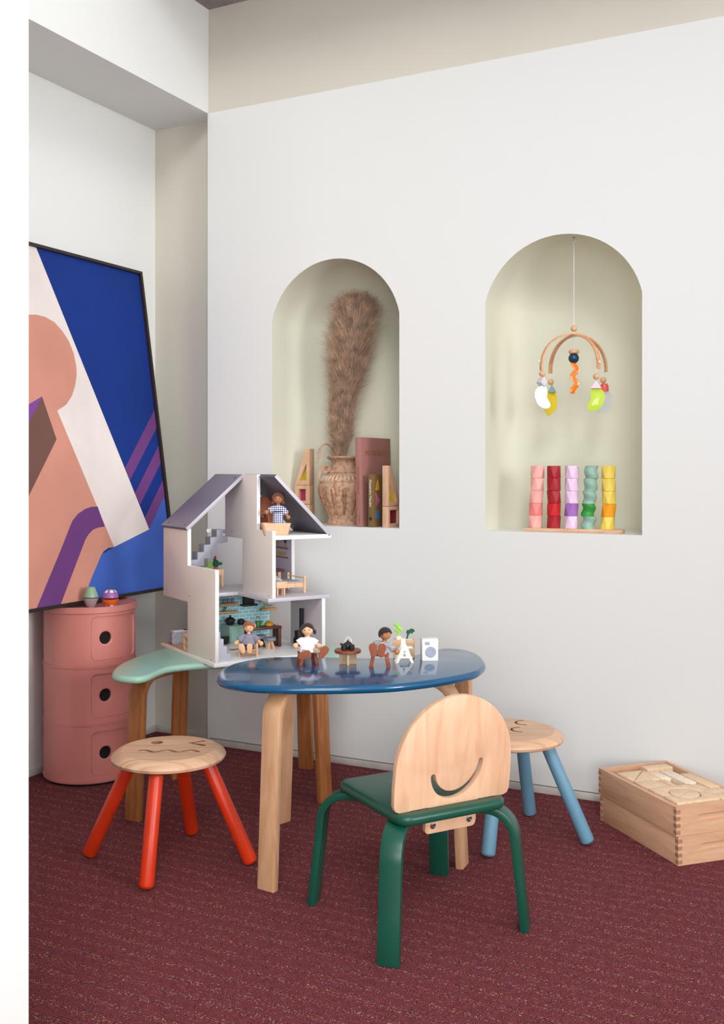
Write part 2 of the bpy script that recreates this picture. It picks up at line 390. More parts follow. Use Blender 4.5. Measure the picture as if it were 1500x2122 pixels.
kidney('kids_table', blue_px, BZ, .02, M_blue, 'glossy blue kidney-shaped table with pale birch bentwood legs, set with small toys', 'table',
       [(-.224,2.435,-.104,2.62),(-.226,2.90,-.08,2.75),(.252,2.58,.07,2.66),(.30,2.93,.15,2.75)], W_birch, .12)

# ------------------------------------------------------------------ wooden stools with carved faces
def stool(X, D, feet, legm, label, holes, rot=0, h=.292):
    c = cw(X, D); t = thing('kids_stool', label, 'stool', c, YAW)
    rt, ro = .118, .144
    b = MB(); b.prism(circle(0, 0, rt, 64), h-.022, h, holes)
    b.lathe([(rt, h-.0001), (rt+.010, h-.005), (ro-.004, h-.012), (ro, h-.018), (ro-.002, h-.024), (ro-.012, h-.029)], 64) if 0 else None
    rs = [[(r*cos(2*pi*j/64), r*sin(2*pi*j/64), z) for j in range(64)] for r, z in ((rt, h), (rt+.012, h-.004), (ro-.003, h-.012), (ro, h-.018), (ro-.003, h-.025), (ro-.012, h-.029), (ro-.05, h-.030), (.01, h-.030))]
    b.rings(rs, cap=False)
    MB().prism(circle(0, 0, rt-.001, 48), h-.028, h-.0219).build('carved_recess', W_recess_shade, t)
    so = b.build('seat', [W_seat, W_recess_shade], t, sharp=40)
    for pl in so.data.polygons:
        if abs(pl.normal.z) < .5 and pl.center.xy.length < rt*.93: pl.material_index = 1  # recess walls get the darker wood as painted shade
    for i, (fx, fd) in enumerate(feet):
        f = Vector((fx-X, fd-D, 0)); d = f.normalized(); top = d*.098
        p0 = Vector((f.x, f.y, .0)); p1 = Vector((top.x, top.y, h-.034))
        MB().pill(p0+Vector((0, 0, .004)), p1, .0185, .0175, 24, .55).build('leg', legm, t, sharp=60)
        MB().cyl((top.x, top.y, h-.040), (top.x, top.y, h-.029), .0165, n=20).build('washer', M_black, t)
    return t
W_recess_shade = wood('ash_recess_shade', (166,118,86), (140,96,68), (16,16,16), 3)  # darker ash: shade of the carved recesses painted into the colour
W_seat = wood('pale_ash_seat', (228,192,160), (200,154,122), (1.6,26,6), 2.2, fine=.3)
def curve_pts(f, n=24): return [f(i/n) for i in range(n+1)]
mouth = stroke(curve_pts(lambda t: (-.068+.148*t, -.030+.0085*sin(t*2*pi*2.5+.6)), 36), .0092)
eye = circle(-.040, .050, .0155, 24)
wink = stroke([(.084,.068),(.046,.047),(.084,.024)], .0135)
stool(-.4896, 2.603, [(-.7045,2.640),(-.511,2.428),(-.465,2.808),(-.278,2.588)], M_orange,
      'round wooden stool with orange-red legs and a winking face carved in the seat', [mouth, eye, wink])
def cc(cx, cy): return stroke([(cx+.014+.024*cos(a), cy+.024*sin(a)) for a in [pi*.5+k/12*pi for k in range(13)]], .007)
stool(.403, 2.79, [(.3226,2.632),(.484,2.958),(.602,2.725),(.204,2.87)], M_sky,
      'round wooden stool with powder blue legs behind the green chair', [cc(.035,.070), cc(.012,-.006), stroke([(-.062+.02*cos(a), .052+.034*sin(a)) for a in [pi*.5+k/12*pi for k in range(13)]], .008)])

# ------------------------------------------------------------------ green chair
def chair():
    t = thing('kids_chair', 'green chair with an arched plywood backrest cut with a smile, back towards us', 'chair', cw(.122, 2.297), radians(28.5)+YAW)
    h = .288
    b = MB(); b.prism(rrect(-.137, .137, -.165, .135, .035), h-.022, h); b.build('seat', M_green, t, bevel=.009, seg=4, sharp=50)
    for sx, sy in ((-1,-1), (1,-1), (1,1), (-1,1)):
        f = Vector((sx*.172, sy*.172, 0)); d = -f.normalized()
        bent_leg(t, f, d, h-.021, w=.047, t=.018, R=.062, inward=.06, splay=.022, m=M_green)
    # backrest
    tilt = radians(6); T = TR(.008, -.128, h) @ Matrix.Rotation(tilt, 4, 'X') @ Matrix.Rotation(pi/2, 4, 'X')
    hw = .1455; zs = .085; R_ = .1455
    out = [(hw-.014, 0), (hw-.004, .004), (hw, .014), (hw+.001, .05)]
    out += [(hw*cos(k/32*pi), zs+(.236-zs)*sin(k/32*pi)) for k in range(33)] + [(-hw-.001, .05), (-hw, .014), (-hw+.004, .004), (-hw+.014, 0)]
    sm = [(.006+.060*sin(a), .084-.062*cos(a)+.010*sin(a)) for a in [-.46*pi+k/20*.92*pi for k in range(21)]]
    ws = [.012+.005*sin(k/20*pi) for k in range(21)]
    b = at(T); b.prism(out, -.0065, .0065, [stroke(sm, ws)]); b.build('backrest', W_maple, t, bevel=.0018)
    b = at(T); b.prism(rrect(-.066, .062, -.058, .0, .01), -.0065, .0065)
    b.build('backrest_tab', W_maple, t, bevel=.0018)
    for x in (-.048, .044):
        b = at(T @ TR(x, -.040, 0)); b.lathe([(.0062, .006), (.0066, .0085), (.0045, .0092), (.003, .0075)], 20); b.build('screw', M_steel, t)
    for x in (-.085, .085):
        MB().box(x-.022+.008, x+.022+.008, -.137, -.120, h-.002, h+.0006).build('slot', M_black, t)
chair()

# ------------------------------------------------------------------ round storage cabinet
def cabinet():
    X0, D0 = -.892, 3.366; c = cw(X0, D0)
    t = thing('storage_cabinet', 'round salmon pink plastic cabinet with three stacked sections and round black finger holes', 'cabinet', c, YAW-atan2(-X0, -D0) + pi/2*0)
    t.rotation_euler.z = YAW+atan2(-X0, D0)*1.0
    R_ = .146; hU = .1785; z0 = .012
    MB().lathe([(.138, 0), (.141, .003), (.141, .016), (.13, .02)], 96).build('foot', M_black, t)
    def wrap(p, r): th = p[0]/R_-pi/2; return (r*cos(th), r*sin(th), p[1])
    x0, x1, za, zb = .004, .185, .020, .158
    rr = rrect(x0, x1, za, zb, .018, 14); cen = Vector(((x0+x1)/2, (za+zb)/2))
    # even perimeter sampling
    def resample(P, n, start=0):
        P = [Vector(p) for p in P]; L = [0]
        for i in range(len(P)): L.append(L[-1]+(P[(i+1) % len(P)]-P[i]).length)
        o = []
        for k in range(n):
            s = L[-1]*k/n
            i = max(j for j in range(len(P)) if L[j] <= s+1e-12); f = (s-L[i])/max(1e-9, L[i+1]-L[i]); o.append(P[i].lerp(P[(i+1) % len(P)], f))
        return o
    inner = resample(rr, 200)
    def mk_body():
        b = MB(); W_ = pi*R_
        # body = full sleeve minus opening: radial morph from opening to outer rectangle
        cx_ = cen.x; oL, oR = cx_-W_, cx_+W_
        outer = []
        for p in inner:
            d = (p-cen); k = min(W_/abs(d.x) if abs(d.x) > 1e-6 else 1e9, ((hU-cen.y) if d.y > 0 else cen.y)/abs(d.y) if abs(d.y) > 1e-6 else 1e9)
            outer.append(cen+d*k)
        # rectangle corners snapped
        for cxn, cyn in ((oL, 0), (oR, 0), (oL, hU), (oR, hU)):
            j = min(range(len(outer)), key=lambda i: (outer[i]-Vector((cxn, cyn))).length); outer[j] = Vector((cxn, cyn))
        K = 44; rs = [[wrap(p, R_-.009) for p in inner], [wrap(p, R_-.001) for p in inner], [wrap(cen+(p-cen)*1.008, R_) for p in inner]]
        for k in range(1, K+1):
            f = (k/K)**1.3; rs.append([wrap(p.lerp(q, f), R_) for p, q in zip(inner, outer)])
        b.rings(rs, cap=False); return b
    def mk_door():
        b = MB(); hc = Vector((.051, (za+zb)/2)); r = .0205
        ring0 = []
        for p in inner:
            d = (p-hc).normalized(); ring0.append(hc+d*r)
        op = [cen+(p-cen)*.995 for p in inner]; rd = R_-.0055
        rs = [[wrap(p, rd-.008) for p in ring0], [wrap(p, rd-.0008) for p in ring0], [wrap(hc+(p-hc)*1.05, rd) for p in ring0]]
        for k in range(1, 15): rs.append([wrap((hc+(p-hc)*1.05).lerp(q, k/14), rd) for p, q in zip(ring0, op)])
        b.rings(rs, cap=False); return b
    body = None
    for k in range(3):
        z = z0+k*(hU+.003)
        if body is None:
            body = mk_body().build('section', M_pink, t, sharp=30, keep=True); door = mk_door().build('door', M_pink, body, sharp=40, keep=True)
            for o_ in (body, door): o_.data.materials[0].use_backface_culling = False
            body.location.z = z; first = body
        else:
            bb = copy_tree(first, t); bb.location.z = z
    for k in (1, 2):
        z = z0+k*(hU+.003)
        MB().lathe([(.140, -.004), (R_+.0025, -.0034), (R_+.0028, .003), (R_+.0005, .0034), (.14, .0034)], 128).build('lip', M_pink, t).location.z = z
    MB().lathe([(.140, -.004), (R_+.001, -.004), (R_+.002, .004), (.14, .005)], 128).build('lip', M_pink, t).location.z = z0+.001
    zt = z0+3*(hU+.003)
    MB().lathe([(.10, -.014), (R_+.0035, -.014), (R_+.005, -.012), (R_+.005, .0055), (R_+.003, .007), (R_, .0055), (R_-.001, .0035), (R_-.004, .0025), (.001, .0025)], 128).build('tray_top', M_pink, t)
    t.children[-1].location.z = zt
    MB().lathe([(.132, .03), (.132, zt-.02)], 64).build('inner_shade', mat('inside_shade', (10,8,8), .9), t)  # added black sleeve: the cabinet's inside shade put into its colour
    return c, zt
cab_c, cab_top = cabinet()
CT = cab_top+.0025
def two_cone(px, py, kind):
    D = 3.268; X = (px-CX)/FPX*D; c = cw(X, D, CT)
    if kind == 'cone':
        t = thing('wooden_top_toy', 'sage green and grey wooden toy of two joined cones on the pink cabinet', 'toy', c)
        MB().lathe([(.001, 0), (.0125, 0), (.0135, .001), (.0245, .0275), (.0245, .0295), (.01, .0300)], 40).build('lower_cone', mat('mauve_grey_paint', (160,142,148), .4), t)
        MB().lathe([(.01, .0320), (.0245, .0322), (.0245, .0345), (.0132, .0625), (.0118, .064), (.001, .064)], 40).build('upper_cone', mat('sage_paint', (142,172,142), .3), t)
    else:
        t = thing('wooden_ball_toy', 'purple and orange wooden ball toy with white patches on the pink cabinet', 'toy', c)
        P = [(.0012+.0248*sin(a)**.9 if a else .001, .027-.027*cos(a)) for a in [k/12*pi/2*.97 for k in range(13)]]
        P[0] = (.006, 0)
        MB().lathe(P+[(.010, .0272)], 40).build('lower_bowl', mat('orange_paint', (222,88,22), .35), t)
        P = [(.0012+.0248*sin(a)**.9, .030+.027*cos(a)) for a in [pi/2*.97-k/12*pi/2*.97 for k in range(13)]]
        MB().lathe([(.010, .0298)]+P, 40).build('upper_dome', mat('purple_paint', (156,98,168), .35), t)
        for zc, a0, a1 in ((.030, .36, .86), (.027, pi-.86, pi-.36)):
            for k in range(6):
                th = radians(-62+k*60)+YAW; b = MB(); W_ = []
                for i in range(5):
                    row = []
                    for j in range(5):
                        ph = a0+(a1-a0)*i/4; u = th+(j/4-.5)*.62; r = .0012+.0248*sin(ph)**.9+.0006
                        row.append(b.v((r*cos(u), r*sin(u), zc+.0272*cos(ph))))
                    W_.append(row)
                for i in range(4):
                    for j in range(4): b.f((W_[i][j], W_[i][j+1], W_[i+1][j+1], W_[i+1][j]))
                b.build('white_patch', M_white, t)
    MB().cyl((0,0,.028), (0,0,.034), .009, n=20).build('core', M_black, t)
two_cone(188, 0, 'cone'); two_cone(228.5, 0, 'ball')

# ------------------------------------------------------------------ large framed painting leaning on the left wall
def painting():
    yR = 3.03; xb, zb = -2.290, CT+.006; xt, zt = XL+.012, 1.728; yL = 1.72
    up = Vector((xt-xb, 0, zt-zb)); H = up.length; up.normalize(); along = Vector((0, 1, 0)); n = along.cross(up); n = -n if n.x < 0 else n
    O = Vector((xb, yL, zb)); Wd = yR-yL
    t = thing('framed_painting', 'large abstract canvas of blue, cream and salmon shapes, leaning on the left wall', 'painting', O)
    T = frame((0,0,0), along, up)          # local x = along wall, y = up the canvas, z = out of the canvas
    T3 = T.to_3x3()
    if (T3 @ Vector((0,0,1))).x < 0: print('painting normal flipped')
    fw, fd = .011, .03
    for a in ((0, Wd, 0, fw), (0, Wd, H-fw, H), (0, fw, fw, H-fw), (Wd-fw, Wd, fw, H-fw)):
        at(T).box(a[0], a[1], a[2], a[3], -.010, .016).build('frame_rail', mat('black_brown_wood', (38,28,28), .45), t, bevel=.001)
    cols = [('paint_blue', (20,50,126)), ('paint_cream', (228,217,212)), ('paint_salmon', (204,142,124)), ('paint_purple', (108,62,122)), ('paint_brown', (112,80,72)), ('paint_lightblue', (66,100,186)), ('paint_violet', (128,70,150))]
    ms = [mat(nm, c_, .75, .2, var=.05, vscale=3, bump=.15, bscale=300) for nm, c_ in cols]
    p0 = O+T3 @ Vector((0, 0, .004)); nn = T3 @ Vector((0, 0, 1)); Ti = T3.inverted()
    def P(px, py):
        q = PW(px, py, p0, nn)-O; l = Ti @ q; return (l.x, l.y)
    b = at(T); k = [0]
    def clip(poly):                       # keep inside canvas
        x0_, x1_, y0_, y1_ = fw, Wd-fw, fw, H-fw
        for ax, lim, sg in ((0, x0_, 1), (0, x1_, -1), (1, y0_, 1), (1, y1_, -1)):
            o = []
            for i in range(len(poly)):
                a, c_ = poly[i-1], poly[i]; da = (a[ax]-lim)*sg; dc = (c_[ax]-lim)*sg
                if (da >= 0) != (dc >= 0): f = da/(da-dc); o.append((a[0]+(c_[0]-a[0])*f, a[1]+(c_[1]-a[1])*f))
                if dc >= 0: o.append(c_)
            poly = o
            if not poly: return []
        return poly
    def shape(mi, poly):
        poly = clip(poly)
        if len(poly) < 3: return
        k[0] += 1; b.mi = mi; z = .004+.00035*k[0]; vs = [b.v((p[0], p[1], z)) for p in poly]; b.f(vs)
    b.mi = 0; b.box(fw*.5, Wd-fw*.5, fw*.5, H-fw*.5, -.008, .004)
    C = lambda x, y: P(x/2.687, 480+y/2.687)         # measured in an enlarged view
    shape(0, [C(160,60), C(820,230), C(960,1700), C(900,2000), C(160,2100)])
    # light blue lower right
    shape(5, [C(917,1462), C(1100,1100), C(1200,2100), C(420,2110), C(560,1800), C(632,1757), C(828,1658)])
    # three purple bands
    shape(3, [C(862,985), C(872,1090), C(722,1385), C(694,1318)])
    shape(3, [C(884,1185), C(895,1285), C(778,1522), C(749,1457)])
    shape(3, [C(906,1380), C(918,1462), C(828,1658), C(804,1592)])
    # salmon field
    A = P(-120, 700); xl = A[0]-.6
    cc_ = [C(160,463), C(200,463), C(250,476), C(300,505), C(345,555), C(380,610), C(408,680), C(422,750), C(424,800), C(415,860), C(398,915), C(365,965), C(330,988), C(316,998)]
    cream_l = [C(80,-200), C(200,95)]
    # cream field covers everything left of the blue diagonal first
    shape(1, [C(188,60), C(202,98), C(828,1658), C(632,1757), (xl, C(632,1757)[1]), (xl, H)])
    sal = [(xl, cc_[0][1]), (C(60,470)[0], cc_[0][1])]+cc_+[C(632,1757), C(600,1762), C(575,1780), C(558,1806), C(500,1945), C(455,2070), C(440,2130), (xl, 0)]
    shape(2, sal)
    shape(3, [C(540,1531), C(580,1643), C(545,1648), C(515,1660), C(490,1685), C(472,1715), C(325,2100), C(195,2110), C(340,1760), C(383,1650), C(400,1610), C(430,1572), C(470,1545), C(505,1533)])
    shape(4, [C(230,918), C(311,1157), C(160,1465), (C(160,1465)[0]-.12, C(160,1465)[1]-.2), (C(160,1465)[0]-.2, C(160,1200)[1])])
    shape(6, [C(230,918), C(160,960), (C(160,960)[0]-.1, C(160,960)[1]-.02), (C(160,1055)[0]-.1, C(160,1200)[1]), C(160,1055)])
    o = b.build('canvas', ms, t, keep=True)
    for pl in o.data.polygons: pl.use_smooth = False
painting()

# ------------------------------------------------------------------ two stacked wooden crates full of building blocks
bx_ang = radians(45.5); BO = cw(.7949, 2.5813)
W_box = wood('crate_beech', (224,182,148), (204,154,120), (1.6,1.6,16), 3)
W_block = wood('pale_block_wood', (238,208,174), (222,184,146), (30,30,8), 3)
def crate(z0, dx, dv, label, wcut):
    h = .0735; Lu, Lv, th = .226, .362, .012
    t = thing('wooden_crate', label, 'crate', (BO.x, BO.y, z0), bx_ang); 
    
    def slotted(T, z_in, z_out, name):
        bb = at(T); bb.prism([(0,0),(Lu,0),(Lu,h),(0,h)], min(z_in, (z_in+z_out)/2), max(z_in, (z_in+z_out)/2))
        a0, a1, c0, c1, r_ = .066, Lu-.066, .032, .050, .009; cm = (c0+c1)/2; n_ = 8
        up = [(0,cm),(a0,cm)]+[(a0+r_-r_*cos(k/n_*pi/2), cm+r_*sin(k/n_*pi/2)) for k in range(1, n_+1)]+[(a1-r_+r_*sin(k/n_*pi/2), cm+r_*cos(k/n_*pi/2)) for k in range(0, n_+1)]+[(Lu,cm),(Lu,h),(0,h)]
        dn = [(0,cm),(0,0),(Lu,0),(Lu,cm),(a1,cm)]+[(a1-r_+r_*cos(k/n_*pi/2), cm-r_*sin(k/n_*pi/2)) for k in range(1, n_+1)]+[(a0+r_-r_*sin(k/n_*pi/2), cm-r_*cos(k/n_*pi/2)) for k in range(0, n_+1)]
        lo_, hi_ = min(z_out, (z_in+z_out)/2), max(z_out, (z_in+z_out)/2)
        bb.prism(up, lo_, hi_); bb.prism(dn, lo_, hi_); return bb.build(name, W_box, t)
    slotted(TR(dx, dv) @ frame((0, 0, 0), (1,0,0), (0,0,1)), -th, 0, 'front_board')
    slotted(TR(dx, dv) @ frame((0, Lv, 0), (1,0,0), (0,0,1)), th, 0, 'back_board')
    at(TR(dx, dv)).box(0, th, th, Lv-th, 0, h).build('side_board', W_box, t, bevel=.0008)
    at(TR(dx, dv)).box(Lu-th, Lu, th, Lv-th, 0, h).build('side_board', W_box, t, bevel=.0008)
    at(TR(dx, dv)).box(th, Lu-th, th, Lv-th, .002, .008).build('bottom', W_box, t)
    MJ = mat('end_grain', (168,122,96), .6, var=.1, vscale=60)
    for k in range(4):          # finger joints: end grain squares flush on both faces of each visible corner
        zz = .004+k*.0175
        for v0_ in (-.0004, Lv-.012): at(TR(dx, dv)).box(-.0004, .0062 if v0_ > 0 else .012, v0_, v0_+.0124, zz, zz+.0095).build('finger_joint', MJ, t)
    return t
crate(0, 0, 0, 'lower pale beech crate, directly on the carpet, with finger joints and a slot handle', 0)
crate(.0740, -.004, -.012+.014, 'upper pale beech crate, open and full of wooden building blocks', 1)
zb0, zt0 = .0740+.0082, .0740+.0735+.004
grpB = 'building blocks in the upper crate'
def blk(name, label, fn, bev=.0008, m=None):
    b = at(TR(0, 0)); fn(b); o = b.build(name, m or W_block, None, bevel=bev, loc=(BO.x, BO.y, 0), rotz=bx_ang); return tag(o, label, 'building block', grpB)
def pr(poly, z1=zt0, holes=(), z0=None): return lambda b: b.prism(poly, zb0 if z0 is None else z0, z1, holes)
V0 = .016
hc = [(.078+.037*cos(a), .0808+.037*sin(a)) for a in [k/24*pi for k in range(25)]]
hc2 = [(.078+.037*cos(a), .0792+.037*sin(a)) for a in [pi+k/24*pi for k in range(25)]]
blk('arch_block', 'arched bridge block at the front left of the crate, curve facing back', pr([(.012,V0+.004), (.142,V0+.004), (.142,.0795)]+[(.078+.041*cos(a), .0795+.041*sin(a)) for a in [2*pi-k/24*pi for k in range(25)]]+[(.012,.0795)]))
blk('arch_block', 'arched bridge block closing the circle around the two half-rounds, curve facing front', pr([(.012,.147), (.012,.0805)]+[(.078+.041*cos(a), .0805+.041*sin(a)) for a in [pi-k/24*pi for k in range(25)]]+[(.142,.0805), (.142,.147)]))
rot_ = lambda P, a: [(.078+(x-.078)*cos(a)-(y-.080)*sin(a), .080+(x-.078)*sin(a)+(y-.080)*cos(a)) for x, y in P]
blk('half_round_block', 'back half-round block inside the circle', pr(rot_(hc, .5)))
blk('half_round_block', 'front half-round block inside the circle', pr(rot_(hc2, .5)))
blk('rectangular_block', 'flat rectangular block between the arch and the triangle', pr([(.012,.149), (.068,.149), (.068,.211), (.012,.211)], zt0-.001))
blk('triangle_block', 'triangle block touching the flat rectangle', pr([(.013,.213), (.096,.213), (.096,.293)], zt0-.001))
blk('triangle_block', 'triangle block in the far left corner of the crate', pr([(.012,.216), (.093,.296), (.012,.296)], zt0-.001))
def cylf(u0, r, v0, v1, z): return lambda b: b.cyl((u0, v0, z), (u0, v1, z), r, n=24)
blk('cylinder_block', 'round rod block beside the flat rectangle', cylf(.0775, .009, .150, .205, zt0-.011), .0005)
blk('cylinder_block', 'thicker rod block at the end of the short white plank', cylf(.101, .0125, .150, .206, zt0-.0145), .0005)
W_whiteblk = wood('bleached_block_wood', (244,226,204), (230,206,180), (30,30,8), 3)
blk('plank_block', 'short whitish plank behind the thicker rod', pr([(.098,.212), (.128,.208), (.128,.272), (.098,.272)], zt0-.001), m=W_whiteblk)
blk('plank_block', 'long whitish plank next to the gap', pr([(.132,.150), (.166,.150), (.166,.262), (.132,.262)], zt0+.001), m=W_whiteblk)
blk('cube_block', 'thick cross-grained block at the back of the crate', pr([(.112,.296), (.196,.296), (.196,.330), (.112,.330)], zt0-.001))
blk('plank_block', 'long plank along the right side of the crate', pr([(.176,.105), (.208,.105), (.208,.235), (.176,.235)], zt0-.002))
blk('plank_block', 'right-hand plank just behind the front board', pr([(.146,V0+.004), (.206,V0+.004), (.206,.062), (.146,.062)], zt0-.002))
blk('rectangular_block', 'rectangular block in the middle of the right side', pr([(.146,.066), (.206,.066), (.206,.102), (.146,.102)], zt0-.003))
blk('rectangular_block', 'low rectangular block near the middle, behind the arch', pr([(.146,.107), (.172,.107), (.172,.147), (.146,.147)], zt0-.004))
# ------------------------------------------------------------------ first niche: urn, pampas grass, books, blocks
def clay():
    m = bpy.data.materials.new('weathered_clay'); m.use_nodes = True; nt = m.node_tree; N = nt.nodes; L = nt.links; b = N['Principled BSDF']
    b.inputs['Roughness'].default_value = .8; b.inputs['Specular IOR Level'].default_value = .2
    tc = N.new('ShaderNodeTexCoord'); n = N.new('ShaderNodeTexNoise'); n.inputs['Scale'].default_value = 70; n.inputs['Detail'].default_value = 8
    L.new(tc.outputs['Object'], n.inputs['Vector']); cr = N.new('ShaderNodeValToRGB'); e = cr.color_ramp.elements
    e[0].position = .36; e[0].color = lin((166,124,92)); e[1].position = .62; e[1].color = lin((202,168,142))
    k = cr.color_ramp.elements.new(.48); k.color = lin((192,156,128))
    L.new(n.outputs[0], cr.inputs[0]); L.new(cr.outputs[0], b.inputs['Base Color'])
    n2 = N.new('ShaderNodeTexNoise'); n2.inputs['Scale'].default_value = 220; n2.inputs['Detail'].default_value = 5; L.new(tc.outputs['Object'], n2.inputs['Vector'])
    bp = N.new('ShaderNodeBump'); bp.inputs['Strength'].default_value = .35; bp.inputs['Distance'].default_value = .003; L.new(n2.outputs[0], bp.inputs['Height']); L.new(bp.outputs[0], b.inputs['Normal'])
    return m
M_clay = clay(); M_claydark = mat('umber_glaze', (160,116,86), .7, var=.3, vscale=90, bump=.6, bscale=150); M_clayl = mat('pale_clay_relief', (218,196,176), .75)
UR = Vector((-1.690, 3.21, .803))
def urn():
    t = thing('clay_urn', 'weathered clay amphora urn with fluted belly and scroll handles, holding the pampas grass', 'urn', UR, YAW-.45)
    P = [(.045,0),(.062,0),(.063,.006),(.060,.012),(.056,.020),(.060,.032),(.070,.055),(.084,.085),(.092,.110),(.095,.128),(.094,.140),(.089,.148),(.090,.151),(.087,.154),(.080,.164),(.070,.174),(.064,.179),(.062,.181),(.064,.183),(.058,.188),(.050,.196),(.045,.206),(.044,.214),(.047,.223),(.054,.229),(.061,.2325),(.064,.236),(.0635,.240),(.059,.241),(.050,.236),(.042,.225),(.040,.20),(.06,.17),(.08,.13),(.05,.03),(.001,.02)]
    Q = []
    for i in range(len(P)-1):
        for k in range(3): f = k/3; Q.append((P[i][0]*(1-f)+P[i+1][0]*f, P[i][1]*(1-f)+P[i+1][1]*f))
    Q.append(P[-1])
    top = 23*3
    def mod(a, z): return 1+.022*cos(14*a)*max(0, min(1, (z-.03)/.02))*max(0, min(1, (.136-z)/.012)) if z < .14 else 1
    MB().lathe(Q, 168, mod=mod).build('body', M_clay, t, sharp=60)
    for k in range(14):
        a = (k+.5)*2*pi/14; rs = []; b = MB()
        for i in range(13):
            z = .034+i/12*.098; f = i/12
            r = next((P[j][0]+(P[j+1][0]-P[j][0])*(z-P[j][1])/(P[j+1][1]-P[j][1]) for j in range(len(P)-1) if P[j][1] <= z <= P[j+1][1] and P[j+1][1] > P[j][1]), .08)
            wd = (.0040+.0055*f)*sqrt(max(.02, 1-(max(0, f-.9)/.1)**2)); tn = .0042*sqrt(max(.03, 1-(2*f-1)**4)); ct, st = cos(a), sin(a); rr = r*.982
            rs.append([((rr+tn*cos(q))*ct-wd*sin(q)*st, (rr+tn*cos(q))*st+wd*sin(q)*ct, z) for q in [j/8*2*pi for j in range(8)]])
        b.rings(rs); b.build('flute', M_claydark, t, sharp=80)
    for k in range(34):
        a = k*2*pi/34; b = MB(); rs = []
        for i in range(6):
            f = i/5; z = .1555+f*.0175; r = .0862-f*.0155; wd = .0036*sqrt(max(.05, 1-(2*f-1)**4)); ct, st = cos(a+.02*f), sin(a+.02*f)
            rs.append([((r+.0018*cos(q))*ct-wd*sin(q)*st, (r+.0018*cos(q))*st+wd*sin(q)*ct, z+.0012*cos(q)) for q in [j/6*2*pi for j in range(6)]])
        b.rings(rs); b.build('tongue_relief', M_clayl, t, sharp=80)
    for sgn in (-1, 1):
        pts = []
        for k in range(20): a = k/19*2.6*pi; r = .004+.011*k/19; pts.append((-.062-r*cos(a)*1.0, 0, .197+r*sin(a)))
        pts = [(-.066+(.0045+.0080*k/19)*cos(2.0*pi*k/19+.6), 0, .195+(.0045+.0080*k/19)*sin(2.0*pi*k/19+.6)) for k in range(20)]
        pts += [(-.072, 0, .210), (-.081, 0, .200), (-.088, 0, .178), (-.0915, 0, .150)]
        T = RZ(.45+(0 if sgn < 0 else pi)); b = at(T); rs = []
        b.strip([(p[0], p[2]) for p in pts], .016, .0095); b.build('handle', M_clay, t, sharp=60)
urn()
M_pampas = mat('dry_pampas', (190,160,134), .85, .15, var=.20, vscale=34, sheen=.3)
M_stalk = mat('dry_stalk', (150,118,86), .8)
